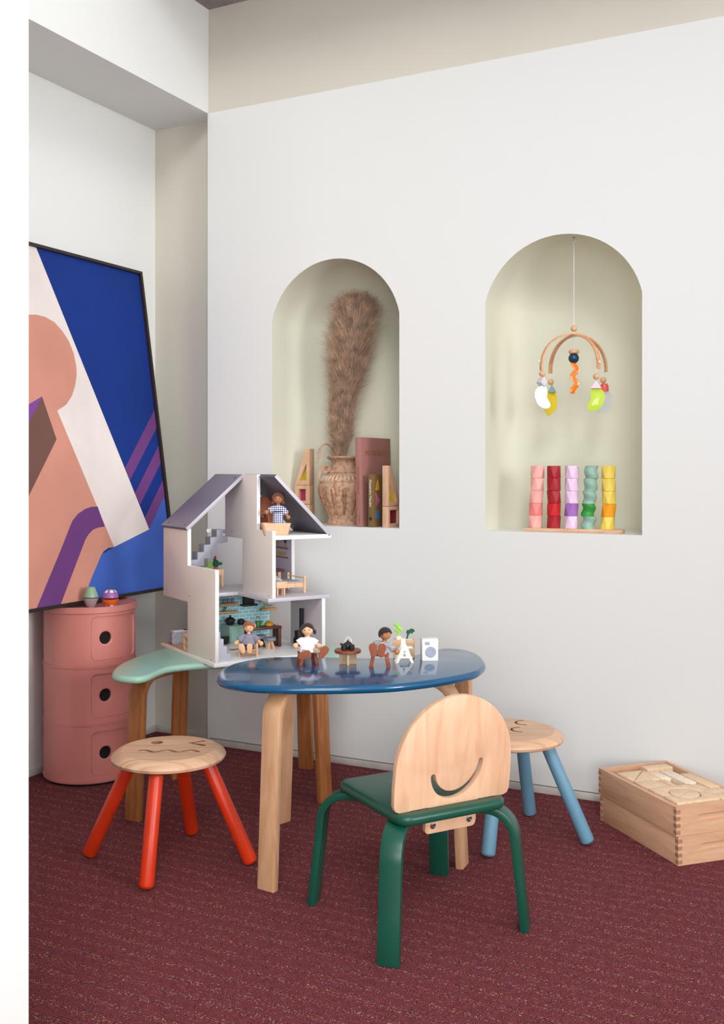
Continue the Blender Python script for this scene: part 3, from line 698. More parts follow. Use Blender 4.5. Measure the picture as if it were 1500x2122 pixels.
def pampas():
    Dm = 3.64
    env = [(952,703,14),(940,705,20),(905,706,30),(880,706,33),(850,709,32),(820,712,35),(790,716,41),(750,724,50),(710,729,56),(670,733,60),(640,738,58),(615,737,48),(597,732,32),(588,733,14)]
    def ev(z):
        py = HY+(1-z)/Dm*FPX
        for i in range(len(env)-1):
            if env[i][0] >= py >= env[i+1][0]:
                f = (env[i][0]-py)/(env[i][0]-env[i+1][0]); return (env[i][1]*(1-f)+env[i+1][1]*f, env[i][2]*(1-f)+env[i+1][2]*f)
        return env[0][1:] if py > env[0][0] else env[-1][1:]
    z0, z1 = 1.02, 1.645
    t = thing('pampas_grass', 'tall bunch of beige-brown feathery pampas grass standing in the clay urn', 'dried grass', UR+Vector((0,0,.03)), YAW)
    t.location.z = UR.z+.03
    inv = lambda p: RZ(-YAW) @ (p-Vector(t.location))
    rnd = random.Random(3)
    NP = 5
    for pl in range(NP):
        V, Fc = [], []
        a0 = pl*2*pi/NP; offr = .30 if pl else 0
        for cl in range(300):
            u = rnd.random()**.8; zb = z0+(z1-z0-.045)*u; ln0 = .045+.07*rnd.random(); ac = a0+rnd.gauss(0, .8); cxp, hw = ev(zb)
            rc = hw*.55*rnd.random(); reach = .30+.78*sqrt(rnd.random()); dr = rnd.random()*.022*(rnd.random() < .6)
            if rnd.random() < .16: reach = 1.12+.25*rnd.random(); ln0 *= .9; dr = .02
            for s_ in range(22):
                ln = ln0*(.55+.5*rnd.random()); zb2 = zb+rnd.gauss(0, .012); zz = min(z1-.05*abs(cos(ac))*rnd.random()-.03*rnd.random(), zb2+ln); cx2, hw2 = ev(min(zz, 1.63)); hw2 = max(hw2, 20)
                a = ac+rnd.gauss(0, .22); r0 = max(0, rc+rnd.gauss(0, 3))/FPX*Dm; r1 = hw2*reach*(.8+.25*rnd.random())/FPX*Dm
                p = []; ph = rnd.random()*6.28; wv = .003+.006*rnd.random(); nseg = 6
                for i in range(nseg):
                    f = i/(nseg-1); r = r0+(r1-r0)*f**1.15; z = zb2+(zz-zb2)*f-dr*f**3
                    X = (cxp*(1-f)+cx2*f-CX)/FPX*Dm
                    q = inv(cw(X+r*cos(a)+wv*f*sin(ph+7*f), Dm+min(r, .075)*sin(a)+wv*f*cos(ph+8*f), z+wv*.5*sin(9*f+ph))); p.append(q)
                th = .00035+.00045*rnd.random()
                sd = Vector((cos(ph), sin(ph), .2)).normalized(); sd2 = sd.cross(Vector((0,0,1))).normalized(); k = len(V)
                for i, q in enumerate(p):
                    w_ = th*(1-.7*i/(nseg-1)); V += [q+sd*w_, q-sd*w_]
                for i in range(nseg-1): Fc.append((k+2*i, k+2*i+1, k+2*i+3, k+2*i+2))
        me = bpy.data.meshes.new('plume'); me.from_pydata([tuple(v) for v in V], [], Fc); me.materials.append(M_pampas); me.update()
        o = bpy.data.objects.new('plume', me); COL.objects.link(o); o.parent = t
        X0 = (703-CX)/FPX*Dm
        pts = [inv(cw(X0+.012*cos(a0), Dm-.03*0+.012*sin(a0), z_)) if z_ < 1.06 else inv(cw((ev(z_)[0]-CX)/FPX*Dm+.02*cos(a0), Dm+.02*sin(a0), z_)) for z_ in (.85, .95, 1.05, 1.15, 1.3, 1.45, 1.58)]
        MB().tube(pts, [.0022,.0022,.002,.002,.0018,.0015,.001], 6).build('stalk', M_stalk, t)
    V, Fc = [], []                                   # drooping wisps over the rim
    b = MB()
    for s_ in range(26):
        a = pi+rnd.gauss(0, .35); L_ = .05+.05*rnd.random(); pts = []
        for i in range(7):
            f = i/6; X = (700-CX)/FPX*Dm+(.02+.055*sin(f*1.5))*cos(a)*(.6+.5*L_/.1); pts.append(inv(cw(X+.002*sin(9*f+s_), Dm+.03*sin(a)-.01, 1.075+.03*sin(f*2.4)-L_*f*f)))
        b.tube(pts, [.0009*(1-.7*i/6) for i in range(7)], 4)
    b.build('drooping_wisp', M_pampas, t)
pampas()

def book(name, label, pxs, y0, w_, depth, h, m, rot=0):
    p = YW(pxs, 1090, y0); t = thing(name, label, 'book', (p.x, y0, .803), rot)
    b = MB(); b.box(0, w_, 0, .003, 0, h)                # spine
    b.build('spine', m, t, bevel=.0012)
    MB().box(0, .003, .0035, depth, 0, h).build('cover', m, t, bevel=.0008)
    MB().box(w_-.003, w_, .0035, depth, 0, h).build('cover', m, t, bevel=.0008)
    MB().box(.003, w_-.003, .003, depth-.004, .003, h-.003).build('pages', mat('paper', (228,220,205), .9), t)
    return t
M_bookpink = mat('dusty_rose_cloth', (164,112,104), .55, .4); M_copper = mat('copper_foil', (190,128,84), .35, .6, metal=.6)
M_bookgold = mat('olive_gold_cloth', (120,92,54), .5, .4)
bt = book('book', 'tall dusty pink book with copper lettering, spine facing out beside the urn', 738.5, 3.092, .022, .235, .303, M_bookpink)
bt.rotation_euler.y = radians(-1.2)
text('spine_lettering', 'MONDRIAN', .0105, M_copper, bt, frame((.010, -.0006, .158), (0,0,-1), (1,0,0)), .092)
text('spine_lettering', 'PRESTEL', .004, M_copper, bt, frame((.012, -.0006, .025), (0,0,-1), (1,0,0)), .030)
text('cover_lettering', 'MONDRIAN', .019, M_copper, bt, frame((.0226, .120, .250), (0,1,0), (0,0,1)), .175)
bs = book('book', 'small gold-brown book with white spine lettering and coloured shapes on its cover', 762.5, 3.090, .020, .125, .178, M_bookgold)
M_whiteink = mat('white_ink', (240,236,226), .6)
text('spine_lettering', 'Alessandro Mendini', .0085, M_whiteink, bs, frame((.0095, -.0006, .1145), (0,0,-1), (1,0,0)), .092)
T = frame((.0204, .0, 0), (0,1,0), (0,0,1))
for nm, col_, poly in (('yellow_shape', (230,170,40), [(.016,.125),(.030,.162),(.040,.150),(.044,.128),(.032,.122)]), ('pink_shape', (206,104,158), [(.016,.116),(.048,.092),(.050,.088),(.024,.070)]),
                       ('blue_shape', (62,128,184), [(.032+(.013 if k % 2 else .018)*cos(k/8*pi), .040+(.012 if k % 2 else .020)*sin(k/8*pi)) for k in range(16)])):
    at(T).prism(poly, -.0002, .0004).build(nm, mat(nm, col_, .6), bs)
at(frame((.0095, -.0004, .028), (1,0,0), (0,0,1))).prism(rrect(-.005,.005,-.005,.005,.001,2), 0, .0006, [circle(-.002,-.002,.0014,8), circle(.002,.002,.0014,8), circle(.002,-.002,.0014,8), circle(-.002,.002,.0014,8)]).build('publisher_mark', M_black, bs)

def acr(name, col, a=.55): return mat(name, col, .08, .5, trans=.0, alpha=a)
A_yel = acr('yellow_acrylic', (226,206,30), .7); A_red = acr('raspberry_acrylic', (196,60,96), .75); A_dred = acr('dark_red_acrylic', (130,30,44), .8)
W_nb = wood('niche_block_beech', (224,184,152), (204,160,128), (30,30,8), 4)
def frame_block(label, loc, rot, kind, w_, h, th, acrm, mir=1, group='window blocks in the left niche'):
    t = thing('window_block', label, 'building block', loc, rot, group)
    T = frame((0,0,0), (1,0,0), (0,0,1)); e = .0115
    if kind == 'tri':
        P = [(0,0),(w_,0),(w_,h),(w_*.74,h)]; H = [(w_*.30,e*1.5),(w_-e*1.1,e*1.5),(w_-e*1.1,h*.60)]
    else:
        P = [(0,0),(w_,0),(w_,h),(0,h)]; H = [(e*1.4,e*1.1),(w_-e*1.4,e*1.1),(w_-e*1.4,h-e*1.1),(e*1.4,h-e*1.1)]
    if mir < 0: P = [(w_-x, y) for x, y in P][::-1]; H = [(w_-x, y) for x, y in H][::-1]
    at(T).prism(P, -th, 0, [H]).build('frame', W_nb, t, bevel=.001)
    at(T).prism([(x*.999, y) for x, y in H], -th*.55, -th*.45).build('coloured_pane', acrm, t)
    return t
p = YW(608, 1090, 3.15)
def nb_loc(px, y, z): q = YW(px, 1000, y); return (q.x, y, z)
z1_ = .803
r1 = .10
frame_block('wooden window block with yellow pane in a tall triangle, left of the urn', nb_loc(610, 3.185, z1_+.137), r1, 'tri', .059, .131, .040, A_yel)
frame_block('square window block with raspberry pane, right below the tall triangle', nb_loc(610.5, 3.185, z1_+.069), r1, 'sq', .059, .067, .040, A_red)
frame_block('square window block on the niche sill, bottom of the left stack', nb_loc(611, 3.185, z1_), r1, 'sq', .059, .068, .040, A_red)
o = MB().box(0, .022, 0, .04, 0, .145).build('square_block', W_nb, None, bevel=.001, loc=nb_loc(597, 3.22, z1_), rotz=r1); tag(o, 'plain narrow wooden block peeking out left of the block stack', 'building block')
r2 = radians(90)-.12
frame_block('wooden window block in a triangle sloping right, right of the gold-brown book', nb_loc(803.0, 3.094, z1_+.071), r2, 'tri', .086, .136, .021, A_yel, -1)
frame_block('square window block with dark red pane under the right triangle', nb_loc(803.0, 3.094, z1_+.0), r2, 'sq', .086, .070, .021, A_dred, 1)

# ------------------------------------------------------------------ second niche: stacking towers and hanging mobile
bp0, bp1 = Vector((-1.003, 3.118, .803)), Vector((-.699, 3.128, .803)); bdir = (bp1-bp0); brot = atan2(bdir.y, bdir.x)
brd = at(TR(0,0)); brd.prism([(0,0),(.300,0),(.306,.008),(.306,.042),(.300,.050),(.008,.050),(0,.042)], 0, .0105)
tag(brd.build('stacking_board', wood('plywood_board', (226,192,160), (206,160,124), (3,16,16), 4), None, bevel=.0012, loc=bp0, rotz=brot), 'long plywood board under five towers of stacking blocks in the right niche', 'board')
def tower(cx, cols, names, kind, seed, tname, lean):
    rnd = random.Random(seed); hB = .0388; a = seed*.7
    ranks = ['bottom', 'second from bottom', 'middle', 'fourth from bottom', 'topmost']
    proto = {}
    for k in range(5):
        z = .8135+k*(hB+.0003); n = 64; rb = .0222; b = MB()
        if kind == 'swirl':
            def ring(f, rr, dx): return [((rr*(1+.10*cos(1*q-2*pi*f*1.0)))*cos(q)+dx*0, (rr*(1+.10*cos(1*q-2*pi*f)))*sin(q), hB*f) for q in [2*pi*j/n for j in range(n)]]
            rs = []
            for i in range(17):
                f = i/16; rs.append([((.0195+.0028*sin(2*pi*(f*1.0)+q*1.0+a+k))*cos(q)+.0012*sin(2*pi*f+a), (.0195+.0028*sin(2*pi*(f*1.0)+q+a+k))*sin(q), hB*f) for q in [2*pi*j/n for j in range(n)]])
            b.rings(rs)
        else:                                  # hexagon twisting into a shifted hexagon: facetted triangles
            m_ = 5; tw = pi/m_; a_ = rnd.random()*6; ox, oy = lean[k], 0; ox2 = lean[k+1]
            B = [b.v((rb*cos(2*pi*j/m_+a_), rb*sin(2*pi*j/m_+a_), 0)) for j in range(m_)]
            Tt = [b.v((rb*cos(2*pi*j/m_+a_+tw)+(ox2-ox), rb*sin(2*pi*j/m_+a_+tw), hB)) for j in range(m_)]
            for j in range(m_): b.f((B[j], B[(j+1) % m_], Tt[j])); b.f((B[(j+1) % m_], Tt[(j+1) % m_], Tt[j]))
            b.f(B[::-1]); b.f(Tt)
        o = b.build('stacking_block', cols[k], None, bevel=.0008 if kind != 'swirl' else 0, sharp=20 if kind != 'swirl' else 50)
        q = bp0+bdir.normalized()*cx+Vector((-bdir.normalized().y, bdir.normalized().x, 0))*.025
        o.location = (q.x+lean[k]*cos(brot), q.y+lean[k]*sin(brot), z); o.rotation_euler.z = brot
        tag(o, '%s %s stacking block, %s of the %s tower' % (names[k], 'swirled round' if kind == 'swirl' else 'twisted facetted', ranks[k], tname), 'stacking block', 'stacking blocks on the board')
c_ = lambda nm, rgb: mat('block_'+nm, rgb, .45, .4, var=.03, vscale=30)
pk, co = c_('pale_pink', (240,172,164)), c_('coral', (236,130,124)); rd_, rb_ = c_('dark_red', (164,26,38)), c_('bright_red', (198,24,34))
ll, vi = c_('lilac', (232,200,226)), c_('violet', (160,108,182)); sg_, gr = c_('sage', (142,178,162)), c_('leaf_green', (48,146,58)); ye, og = c_('yellow', (238,210,92)), c_('amber', (248,160,20))
tower(.031, [pk,co,pk,pk,pk], ['pale pink','coral','pale pink','pale pink','pale pink'], 'hex', 1, 'leftmost pink', [-.001,-.001,.001,.003,.005,.007])
tower(.089, [rd_,rb_,rd_,rd_,rd_], ['dark red','bright red','dark red','dark red','dark red'], 'hex', 2, 'red', [0,0,0,0,0,0])
tower(.144, [ll,vi,ll,ll,ll], ['lilac','violet','lilac','lilac','lilac'], 'hex', 3, 'lilac', [0,0,.001,.001,.0015,.002])
tower(.201, [sg_,gr,sg_,sg_,sg_], ['sage green','leaf green','sage green','sage green','sage green'], 'swirl', 4, 'green', [-.003,-.0035,0,.003,.005,.008])
tower(.257, [ye,og,ye,ye,ye], ['yellow','amber orange','yellow','yellow','yellow'], 'hex', 5, 'rightmost yellow', [-.002,.001,.004,.003,.002,.002])

def mobile():
    MC = YW(1189, 720, 3.128); t = thing('hanging_mobile', 'wooden baby mobile with crossed arches and coloured acrylic shapes, hung in the right niche', 'mobile', (MC.x, 3.128, 1.42), YAW)
    D0 = MC.x*-SA+3.128*CA; X0 = MC.x*CA+3.128*SA
    def L(px, py, dd=0):                      # local point at depth offset dd from the mobile axis
        D = D0+dd; return Vector(((px-CX)/FPX*D-X0, dd, 1-(py-HY)*D/FPX-1.42))
    M_str = mat('white_cord', (236,232,228), .8); W_b = wood('bead_beech', (228,182,146), (214,162,124), (60,60,60), 3); W_arch = wood('arch_beech', (226,174,130), (206,148,106), (30,30,30), 2)
    hk = Vector((-.0, 0, 1.7145-1.42-.004)); hk.x = 0
    b = MB(); b.tube([hk+Vector((0,0,.004)), hk, hk-Vector((0,0,.006)), hk+Vector((.004,0,-.009)), hk+Vector((.0045,0,-.014)), hk+Vector((0,0,-.018)), hk+Vector((-.0045,0,-.015)), hk+Vector((-.005,0,-.011))], .0011, 8)
    b.lathe([(.001,0),(.004,0),(.004,.001),(.001,.001)], 16, tuple(hk+Vector((0,0,.003)))); b.build('ceiling_hook', M_steel, t)
    MB().cyl(hk-Vector((0,0,.018)), L(1189, 690), .0008, n=6).build('cord', M_str, t)
    top = L(1189, 693)
    MB().ball(L(1189, 681), .0098, n=24).build('wooden_bead', W_b, t)
    MB().ball(L(1189, 690), .003, (1.3,1.3,.8), n=12).build('knot', M_str, t)
    zt, ze = L(0, 692).z, L(0, 765).z
    ends = [(-.1095,-.03), (.103,.03), (.058,-.08), (-.058,.08)]
    for i in (0, 2):
        A, Bq = Vector(ends[i]), Vector(ends[i+1]); d = (A-Bq).normalized(); hl = (A-Bq).length/2; c = (A+Bq)/2
        Tm = TR(c.x*0, c.y*0) @ RZ(atan2(d.y, d.x)); zz = zt-(.0 if i == 0 else .0055); path = []
        for k in range(33): a = k/32*pi; path.append((hl*cos(a), ze+(zz-ze)*sin(a)**.92))
        path = [(hl, ze-.006)]+path+[(-hl, ze-.006)]
        at(Tm).strip(path, .0145, .0048).build('arch', W_arch, t, bevel=.0008)
    # centre column
    MB().cyl(L(1189, 697), L(1189, 724), .0007, n=6).build('cord', M_str, t)
    c1 = L(1189, 729); MB().lathe([(.003,-.0065),(.0115,-.0065),(.0145,-.005),(.0162,-.002),(.0162,.002),(.0145,.005),(.0115,.0065),(.003,.0065)], 32, c1).build('disc_bead', W_b, t)
    MB().ball(L(1188.5, 742.5), .0163, n=32).build('navy_ball', mat('navy_paint', (18,56,84), .3), t)
    M_or = acr('orange_acrylic', (252,136,14), .88); M_or.node_tree.nodes['Principled BSDF'].inputs['Emission Strength'].default_value = 0
    wav = [(.0066*sin(k/48*3.9*pi-.9), -.086*k/48) for k in range(49)]
    for dy, dx in ((0,0), (.006,.004)):
        o_ = L(1189, 754); Tm = frame((o_.x+dx, dy-.003, o_.z), (1,0,0), (0,0,1)); at(Tm).prism(stroke(wav, .0135), -.0016, .0016).build('squiggle', M_or, t, bevel=.0003)
    def drop(px, py0, py1, dd, nm='cord'): MB().cyl(L(px, py0, dd), L(px, py1, dd), .0007, n=6).build(nm, M_str, t)
    def bead(px, py, dd, r=.0098): MB().ball(L(px, py, dd), r, n=24).build('wooden_bead', W_b, t)
    def knot(px, py, dd): MB().ball(L(px, py, dd), .0036, (1,1,1.1), n=10).build('knot', M_str, t)
    def plate(nm, m, pts, dd, rot=0, th=.003, size=1):
        c = L(sum(p[0] for p in pts)/len(pts), sum(p[1] for p in pts)/len(pts), dd); P = []
        for p in pts: q = L(p[0], p[1], dd)-c; P.append((q.x/cos(rot), q.z))
        Tm = frame((c.x, c.y, c.z), (cos(rot), sin(rot), 0), (0,0,1)); at(Tm).prism(P, -th/2, th/2).build(nm, m, t, bevel=.0002)
    bean = lambda cx, cy, sc, mir, n=28: smooth_loop([(cx+mir*sc*x, cy+sc*y) for x, y in ((-2,-27),(9,-26),(14,-12),(12,0),(17,10),(22,20),(18,28),(6,30),(-8,24),(-17,10),(-20,-8),(-14,-21))], 4)
    # near left: cube and pale bean
    dA = -.03; drop(1123.5, 752, 768, dA); knot(1117, 748.5, dA-.006); bead(1123.5, 774.5, dA)
    c = L(1123, 792, dA); at(Matrix.Translation(c) @ Matrix.Rotation(.6, 4, 'Z') @ Matrix.Rotation(radians(42), 4, 'Y')).box(-.0105,.0105,-.0105,.0105,-.0105,.0105).build('silver_cube', mat('silver_grey_paint', (212,208,210), .5, var=.05, vscale=80), t, bevel=.0006)
    plate('pale_pink_bean', mat('mirror_pink_acrylic', (252,232,240), .12, .8), bean(1123, 822, .82, 1), dA-.004, .25)
    # far left: teal pyramid, yellow gem
    dB = .08; drop(1140.5, 768, 786, dB); bead(1141, 791.5, dB)
    def pyr(px, py, dd, m, w_, nm): c = L(px, py, dd); at(Matrix.Translation(c) @ RZ(.4)).lathe([(w_*1.35, -.011), (w_*.05, .013)], 4).build(nm, m, t, bevel=.0004)
    pyr(1143.5, 806, dB, mat('teal_grey_paint', (126,164,156), .5), .0125, 'teal_pyramid')
    plate('yellow_gem', acr('mobile_yellow_acrylic', (240,214,40), .82), [(1133,813),(1150,813),(1155,821),(1154,846),(1139,861),(1135,861),(1125,846),(1127,824)], dB, .35)
    # near right: pink pyramid, lime bean
    dC = -.08; drop(1235, 760, 775, dC); knot(1242, 750, dC-.006); bead(1235.3, 780, dC)
    pyr(1235.5, 797.5, dC, mat('petal_pink_paint', (238,206,220), .5), .0165, 'pink_pyramid')
    plate('lime_bean', acr('lime_acrylic', (206,232,60), .72), bean(1235, 826, .85, -1), dC-.002, -.2)
    # far right: coral drum, clear gem
    dD = .03; drop(1250, 761, 782, dD); bead(1249.5, 787.5, dD)
    c = L(1252, 802.5, dD); MB().lathe([(.004,-.013),(.013,-.013),(.0135,-.010),(.0128,.004),(.0095,.011),(.004,.0125)], 24, c).build('coral_drum', mat('coral_paint', (226,92,84), .35), t)
    plate('clear_gem', acr('clear_acrylic', (216,224,236), .34), [(1240,812),(1262,812),(1268,819),(1266,845),(1256,854),(1244,857),(1234,852),(1228,842),(1231,820)], dD, .3)
mobile()
# ------------------------------------------------------------------ dollhouse on the mint table
HA = radians(32); HF = (-.4224, 2.936); HO = cw(HF[0], HF[1], .43); HR = HA+YAW; hc_, hs_ = cos(HA), sin(HA)
def hpix(px, py, z):                      # photo point on level z -> house coordinates
    X, D = G(px, py, z); X -= HF[0]; D -= HF[1]; return (X*hc_+D*hs_, -X*hs_+D*hc_)
def hw(u, v, z): X = HF[0]+u*hc_-v*hs_; D = HF[1]+u*hs_+v*hc_; return cw(X, D, z)
M_slat = wood('deck_slat', (196,144,100), (160,108,70), (8,60,8), 6)
def dollhouse():
    t = thing('dollhouse', 'open white wooden dollhouse with lavender-grey roof and floors, on the mint table', 'dollhouse', HO, HR)
    z = lambda a: a-.43
    W_, Dp = .366, .420; B1 = z(.4415); S0, S1 = z(.6045), z(.6155); A0, A1 = z(.788), z(.800); V1, V2 = .205, .405; U2 = .1855; TH = .0115
    MB().box(0, W_, 0, Dp, 0, B1).build('base_board', M_white, t, bevel=.0006)
    # slatted deck on the rear left of the base, with a stepped edge
    b = MB()
    for k in range(19):
        v = .212+k*.0108; u0 = .004+.006*(k % 2); b.box(u0, .085-.006*(k % 2), v, v+.0092, B1, B1+.0016)
    b.build('deck_slats', M_slat, t)
    def uf(px, v): t_ = (px-CX)/FPX; return (t_*(HF[1]+v*hc_)-HF[0]+v*hs_)/(hc_-t_*hs_)
    def panel(name, u0, th, poly, m, ends=None):
        T = frame((u0, 0, 0), (0,1,0), (0,0,1)); o = at(T).prism(poly, 0, th).build(name, m, t, bevel=.0005)
        for pl in o.data.polygons:
            if abs(pl.normal.x) < .5: pl.material_index = 1
        return o
    P1 = [(.0,B1),(V1,B1),(V1,z(.596)),(V2,z(.596)),(V2,z(.818)),(V1,z(.818)),(V1,z(.706)),(.0,z(.709))]
    panel('side_panel', .003, TH, P1, [M_greige, M_white])
    P2 = [(.0,S1),(V1,S1),(V1,z(.781)),(.335,z(.781)),(.335,z(.982)),(.103,z(.982)),(.103,z(.815)),(0,z(.815))]
    panel('middle_panel', U2, TH, P2, [M_greige, M_white])
    for u0, pts in ((.003, [(.03,B1+.006),(.19,z(.615)),(.38,z(.615))]), (U2, [(.045,z(.80)),(.28,z(.80)),(.025,S1+.006)])):
        for v, zz in pts: MB().cyl((u0-.0004, v, zz), (u0+.0004, v, zz), .0019, n=12).build('screw_hole', M_black, t)
    # roof boards
    def slab(name, p0, p1, v0, v1, th, m):
        (ua, za), (ub, zb) = p0, p1; d = Vector((ub-ua, zb-za)).normalized(); n = Vector((-d.y, d.x)); n = n if n.y > 0 else -n
        T = frame((0,0,0), (1,0,0), (0,0,1)); q = [(ua,za),(ub,zb),(ub-n.x*th,zb-n.y*th),(ua-n.x*th,za-n.y*th)]
        o = at(T).prism(q, -v1, -v0).build(name, m, t, bevel=.0005)
        for pl in o.data.polygons:
            if abs(pl.normal.y) > .7: pl.material_index = 1
        return o
    slab('roof_board', (-.004, z(.820)), (U2-.0004, z(.9825)), V1-.002, V2+.004, .011, [M_lavd, M_lav])
    slab('roof_board', (.2005, z(.983)), (.3875, z(.8005)), .0, .218, .011, [mat('slate_grey_board', (98,94,104), .45), M_lav])
    for u_, v_ in ((.006,.235),(.006,.37),(.168,.225)):
        o = MB(); sl = atan2(.1625, .1855); o.T = TR(u_, v_, z(.820)+(u_+.004)*.8777+.0002) @ Matrix.Rotation(-sl, 4, 'Y'); o.box(-.005,.005,-.0006,.0006,-.001,.0004); o.build('screw_slot', M_black, t)
    MB().box(U2+TH, .3875, .0, .405, A0, A1).build('attic_floor', M_white, t, bevel=.0005)
    P = [(.172,.0),(.3815,.0),(.3815,.405),(.0155,.405),(.0155,.208),(.172,.208)]
    MB().prism(P, S0, S1).build('upper_floor', M_lav, t, bevel=.0008)
    o = panel('bedroom_side_panel', .371, TH, [(.227,S1),(.405,S1),(.405,A0-.0003),(.227,A0-.0003)], [mat('lilac_wallpaper', (206,198,212), .6), M_white])
    panel('lower_side_panel', W_-TH, TH, [(.0,B1),(.202,B1),(.202,S0),(0,S0)], [mat('pale_lilac_grey', (196,190,196), .5), M_white])
    # wallpaper drawing of two shelves, facing the bedroom
    Y1 = mat('mustard_print', (206,176,104), .7); Y2 = mat('slate_blue_print', (96,112,142), .7); Y3 = mat('dark_green_print', (40,72,60), .7)
    def pp(px, py):                       # photo point on the wallpaper plane u = .371
        n = Vector((cos(HR), sin(HR), 0)); q = PW(px, py, hw(.371, 0, .6), n)-HO; return (-q.x*sin(HR)+q.y*cos(HR), q.z)
    c6 = lambda x, y: pp(520+x/8.82, 1100+y/8.82)
    T = frame((.371, 0, 0), (0,1,0), (0,0,1))
    def pr_(nm, pts, m, h): at(T).prism(pts, -h, 0).build(nm, m, t)
    A_ = [(440,262),(672,300),(672,322),(440,285)]
    pr_('shelf_print', [c6(x,y) for x,y in A_], Y1, .0006); pr_('shelf_shadow_print', [c6(x+10,y+22) for x,y in A_], Y2, .0003)
    A_ = [(440,430),(672,470),(672,492),(440,455)]
    pr_('shelf_print', [c6(x,y) for x,y in A_], Y1, .0006); pr_('shelf_shadow_print', [c6(x+10,y+20) for x,y in A_], Y2, .0003)
    pr_('round_plate_print', [c6(480+30*cos(k/16*2*pi), 205+52*sin(k/16*2*pi)) for k in range(16)], Y1, .0006)
    pr_('vase_print', [c6(618,225),c6(645,232),c6(645,298),c6(618,292)], Y1, .0006)
    for k in range(5): pr_('leaf_print', [c6(622+k*3,225), c6(586+k*20,150+6*abs(k-2)), c6(598+k*18,146+6*abs(k-2)), c6(630+k*2,228)], Y3, .0006)
    pr_('letter_e_print', [c6(x,y) for x,y in ((462,345),(502,352),(502,366),(478,362),(478,382),(498,386),(498,398),(478,395),(478,418),(502,424),(502,438),(462,430))], Y1, .0006)
    pr_('books_print', [c6(x,y) for x,y in ((512,370),(578,382),(578,448),(512,438))], Y1, .0006)
    pr_('letter_m_print', [c6(x,y) for x,y in ((596,370),(606,372),(619,412),(632,376),(642,378),(642,456),(630,454),(630,412),(622,436),(614,434),(606,406),(606,450),(596,448))], Y1, .0006)
    # tiled kitchen back wall
    tw = bpy.data.materials.new('turquoise_tiles'); tw.use_nodes = True; nt = tw.node_tree; b = nt.nodes['Principled BSDF']; b.inputs['Roughness'].default_value = .35
    tc = nt.nodes.new('ShaderNodeTexCoord'); mp = nt.nodes.new('ShaderNodeMapping'); mp.inputs['Rotation'].default_value = (pi/2, 0, 0)
    br = nt.nodes.new('ShaderNodeTexBrick'); br.inputs['Color1'].default_value = lin((136,202,210)); br.inputs['Color2'].default_value = lin((124,192,202)); br.inputs['Mortar'].default_value = lin((226,224,228))
    br.inputs['Scale'].default_value = 1; br.inputs['Brick Width'].default_value = .0235; br.inputs['Row Height'].default_value = .0115; br.inputs['Mortar Size'].default_value = .0011; br.inputs['Mortar Smooth'].default_value = 0
    nt.links.new(tc.outputs['Object'], mp.inputs[0]); nt.links.new(mp.outputs[0], br.inputs['Vector']); nt.links.new(br.outputs[0], b.inputs['Base Color'])
    o = MB().box(.150, .3585, .358, .366, B1, S0).build('tiled_back_wall', [tw, M_white], t)
    for pl in o.data.polygons:
        if pl.normal.y > -.5: pl.material_index = 1
    VK = .358
    W_shelf = wood('shelf_oak', (206,158,108), (176,126,80), (20,60,60), 3)
    def kx(px): tt = (px-CX)/FPX; v = VK; return (tt*(HF[1]+v*hc_)-HF[0]+v*hs_)/(hc_-tt*hs_)
    def kz(px, py): u = kx(px); D = HF[1]+u*hs_+VK*hc_; return z(1-(py-HY)*D/FPX)
    for px0, px1, py in ((436,487,1250),(436,487,1266),(537,568,1260),(535,556,1243)):
        u0, u1 = max(.155, kx(px0)), kx(px1); zz = kz(px1, py); MB().box(u0, u1, VK-.022, VK, zz-.0035, zz+.0035).build('wall_shelf', W_shelf, t, bevel=.0005)
    u0, u1 = kx(497), kx(526); b = MB(); zz = kz(512, 1252); b.box(u0, u1, VK-.030, VK, zz-.0035, zz+.0025); b.box(u0+.009, u1-.009, VK-.022, VK, zz+.0025, S0-.0002); b.build('cooker_hood', M_black, t, bevel=.0004)
    for px in (461,470,479): u = kx(px); zz = kz(480,1250)+.004; MB().lathe([(.001,0),(.0042,0),(.0042,.010),(.003,.0125),(.001,.0125)], 16, (u, VK-.011, zz)).build('jar', mat('slate_jar', (112,122,136), .4), t)
    u = kx(463); zz = kz(480,1266)+.004; MB().lathe([(.001,0),(.0030,0),(.0036,.005),(.001,.005)], 14, (u, VK-.011, zz)).build('plant_pot', mat('slate_jar', (112,122,136), .4), t)
    b = MB()
    for k in range(8): b.ball((u+.0035*cos(k*2.4), VK-.011+.003*sin(k*2.4), zz+.008+.0015*(k % 3)), .0023, n=10)
    b.build('pot_plant', mat('toy_green_leaf', (32,132,66), .6), t)
    u = kx(549); zz = kz(552,1258)+.004
    T = frame((u, VK-.012, zz), (1,0,0), (0,0,1)); at(T @ Matrix.Rotation(.35, 4, 'Z')).prism([(-.011,-.001),(-.004,.0),(.0,-.002),(.008,.0),(.011,.007),(.003,.010),(-.003,.004),(-.010,.002)], -.001, .001).build('hanging_mitt', mat('ochre_felt', (208,134,40), .8), t)
    at(TR(kx(556), VK-.012, zz+.001)).lathe([(.001,0),(.0065,0),(.0075,.003),(.001,.0028)], 20).build('pan', mat('slate_jar', (112,122,136), .4), t)
    MB().cyl((kx(556)+.007, VK-.012, zz+.003), (kx(556)+.020, VK-.012, zz+.004), .0009, n=8).build('pan_handle', mat('ochre_felt', (208,134,40), .8), t)
    # stairs
    b = at(frame((0, .052, 0), (1,0,0), (0,0,1))); s0 = .0148
    prof = [(s0, B1), (s0+.043, B1)]
    zz, uu = B1, s0+.043
    for k in range(4): zz += .0218; prof.append((uu, zz)); uu -= .0108; prof.append((uu, zz))
    prof[-1] = (s0, zz)
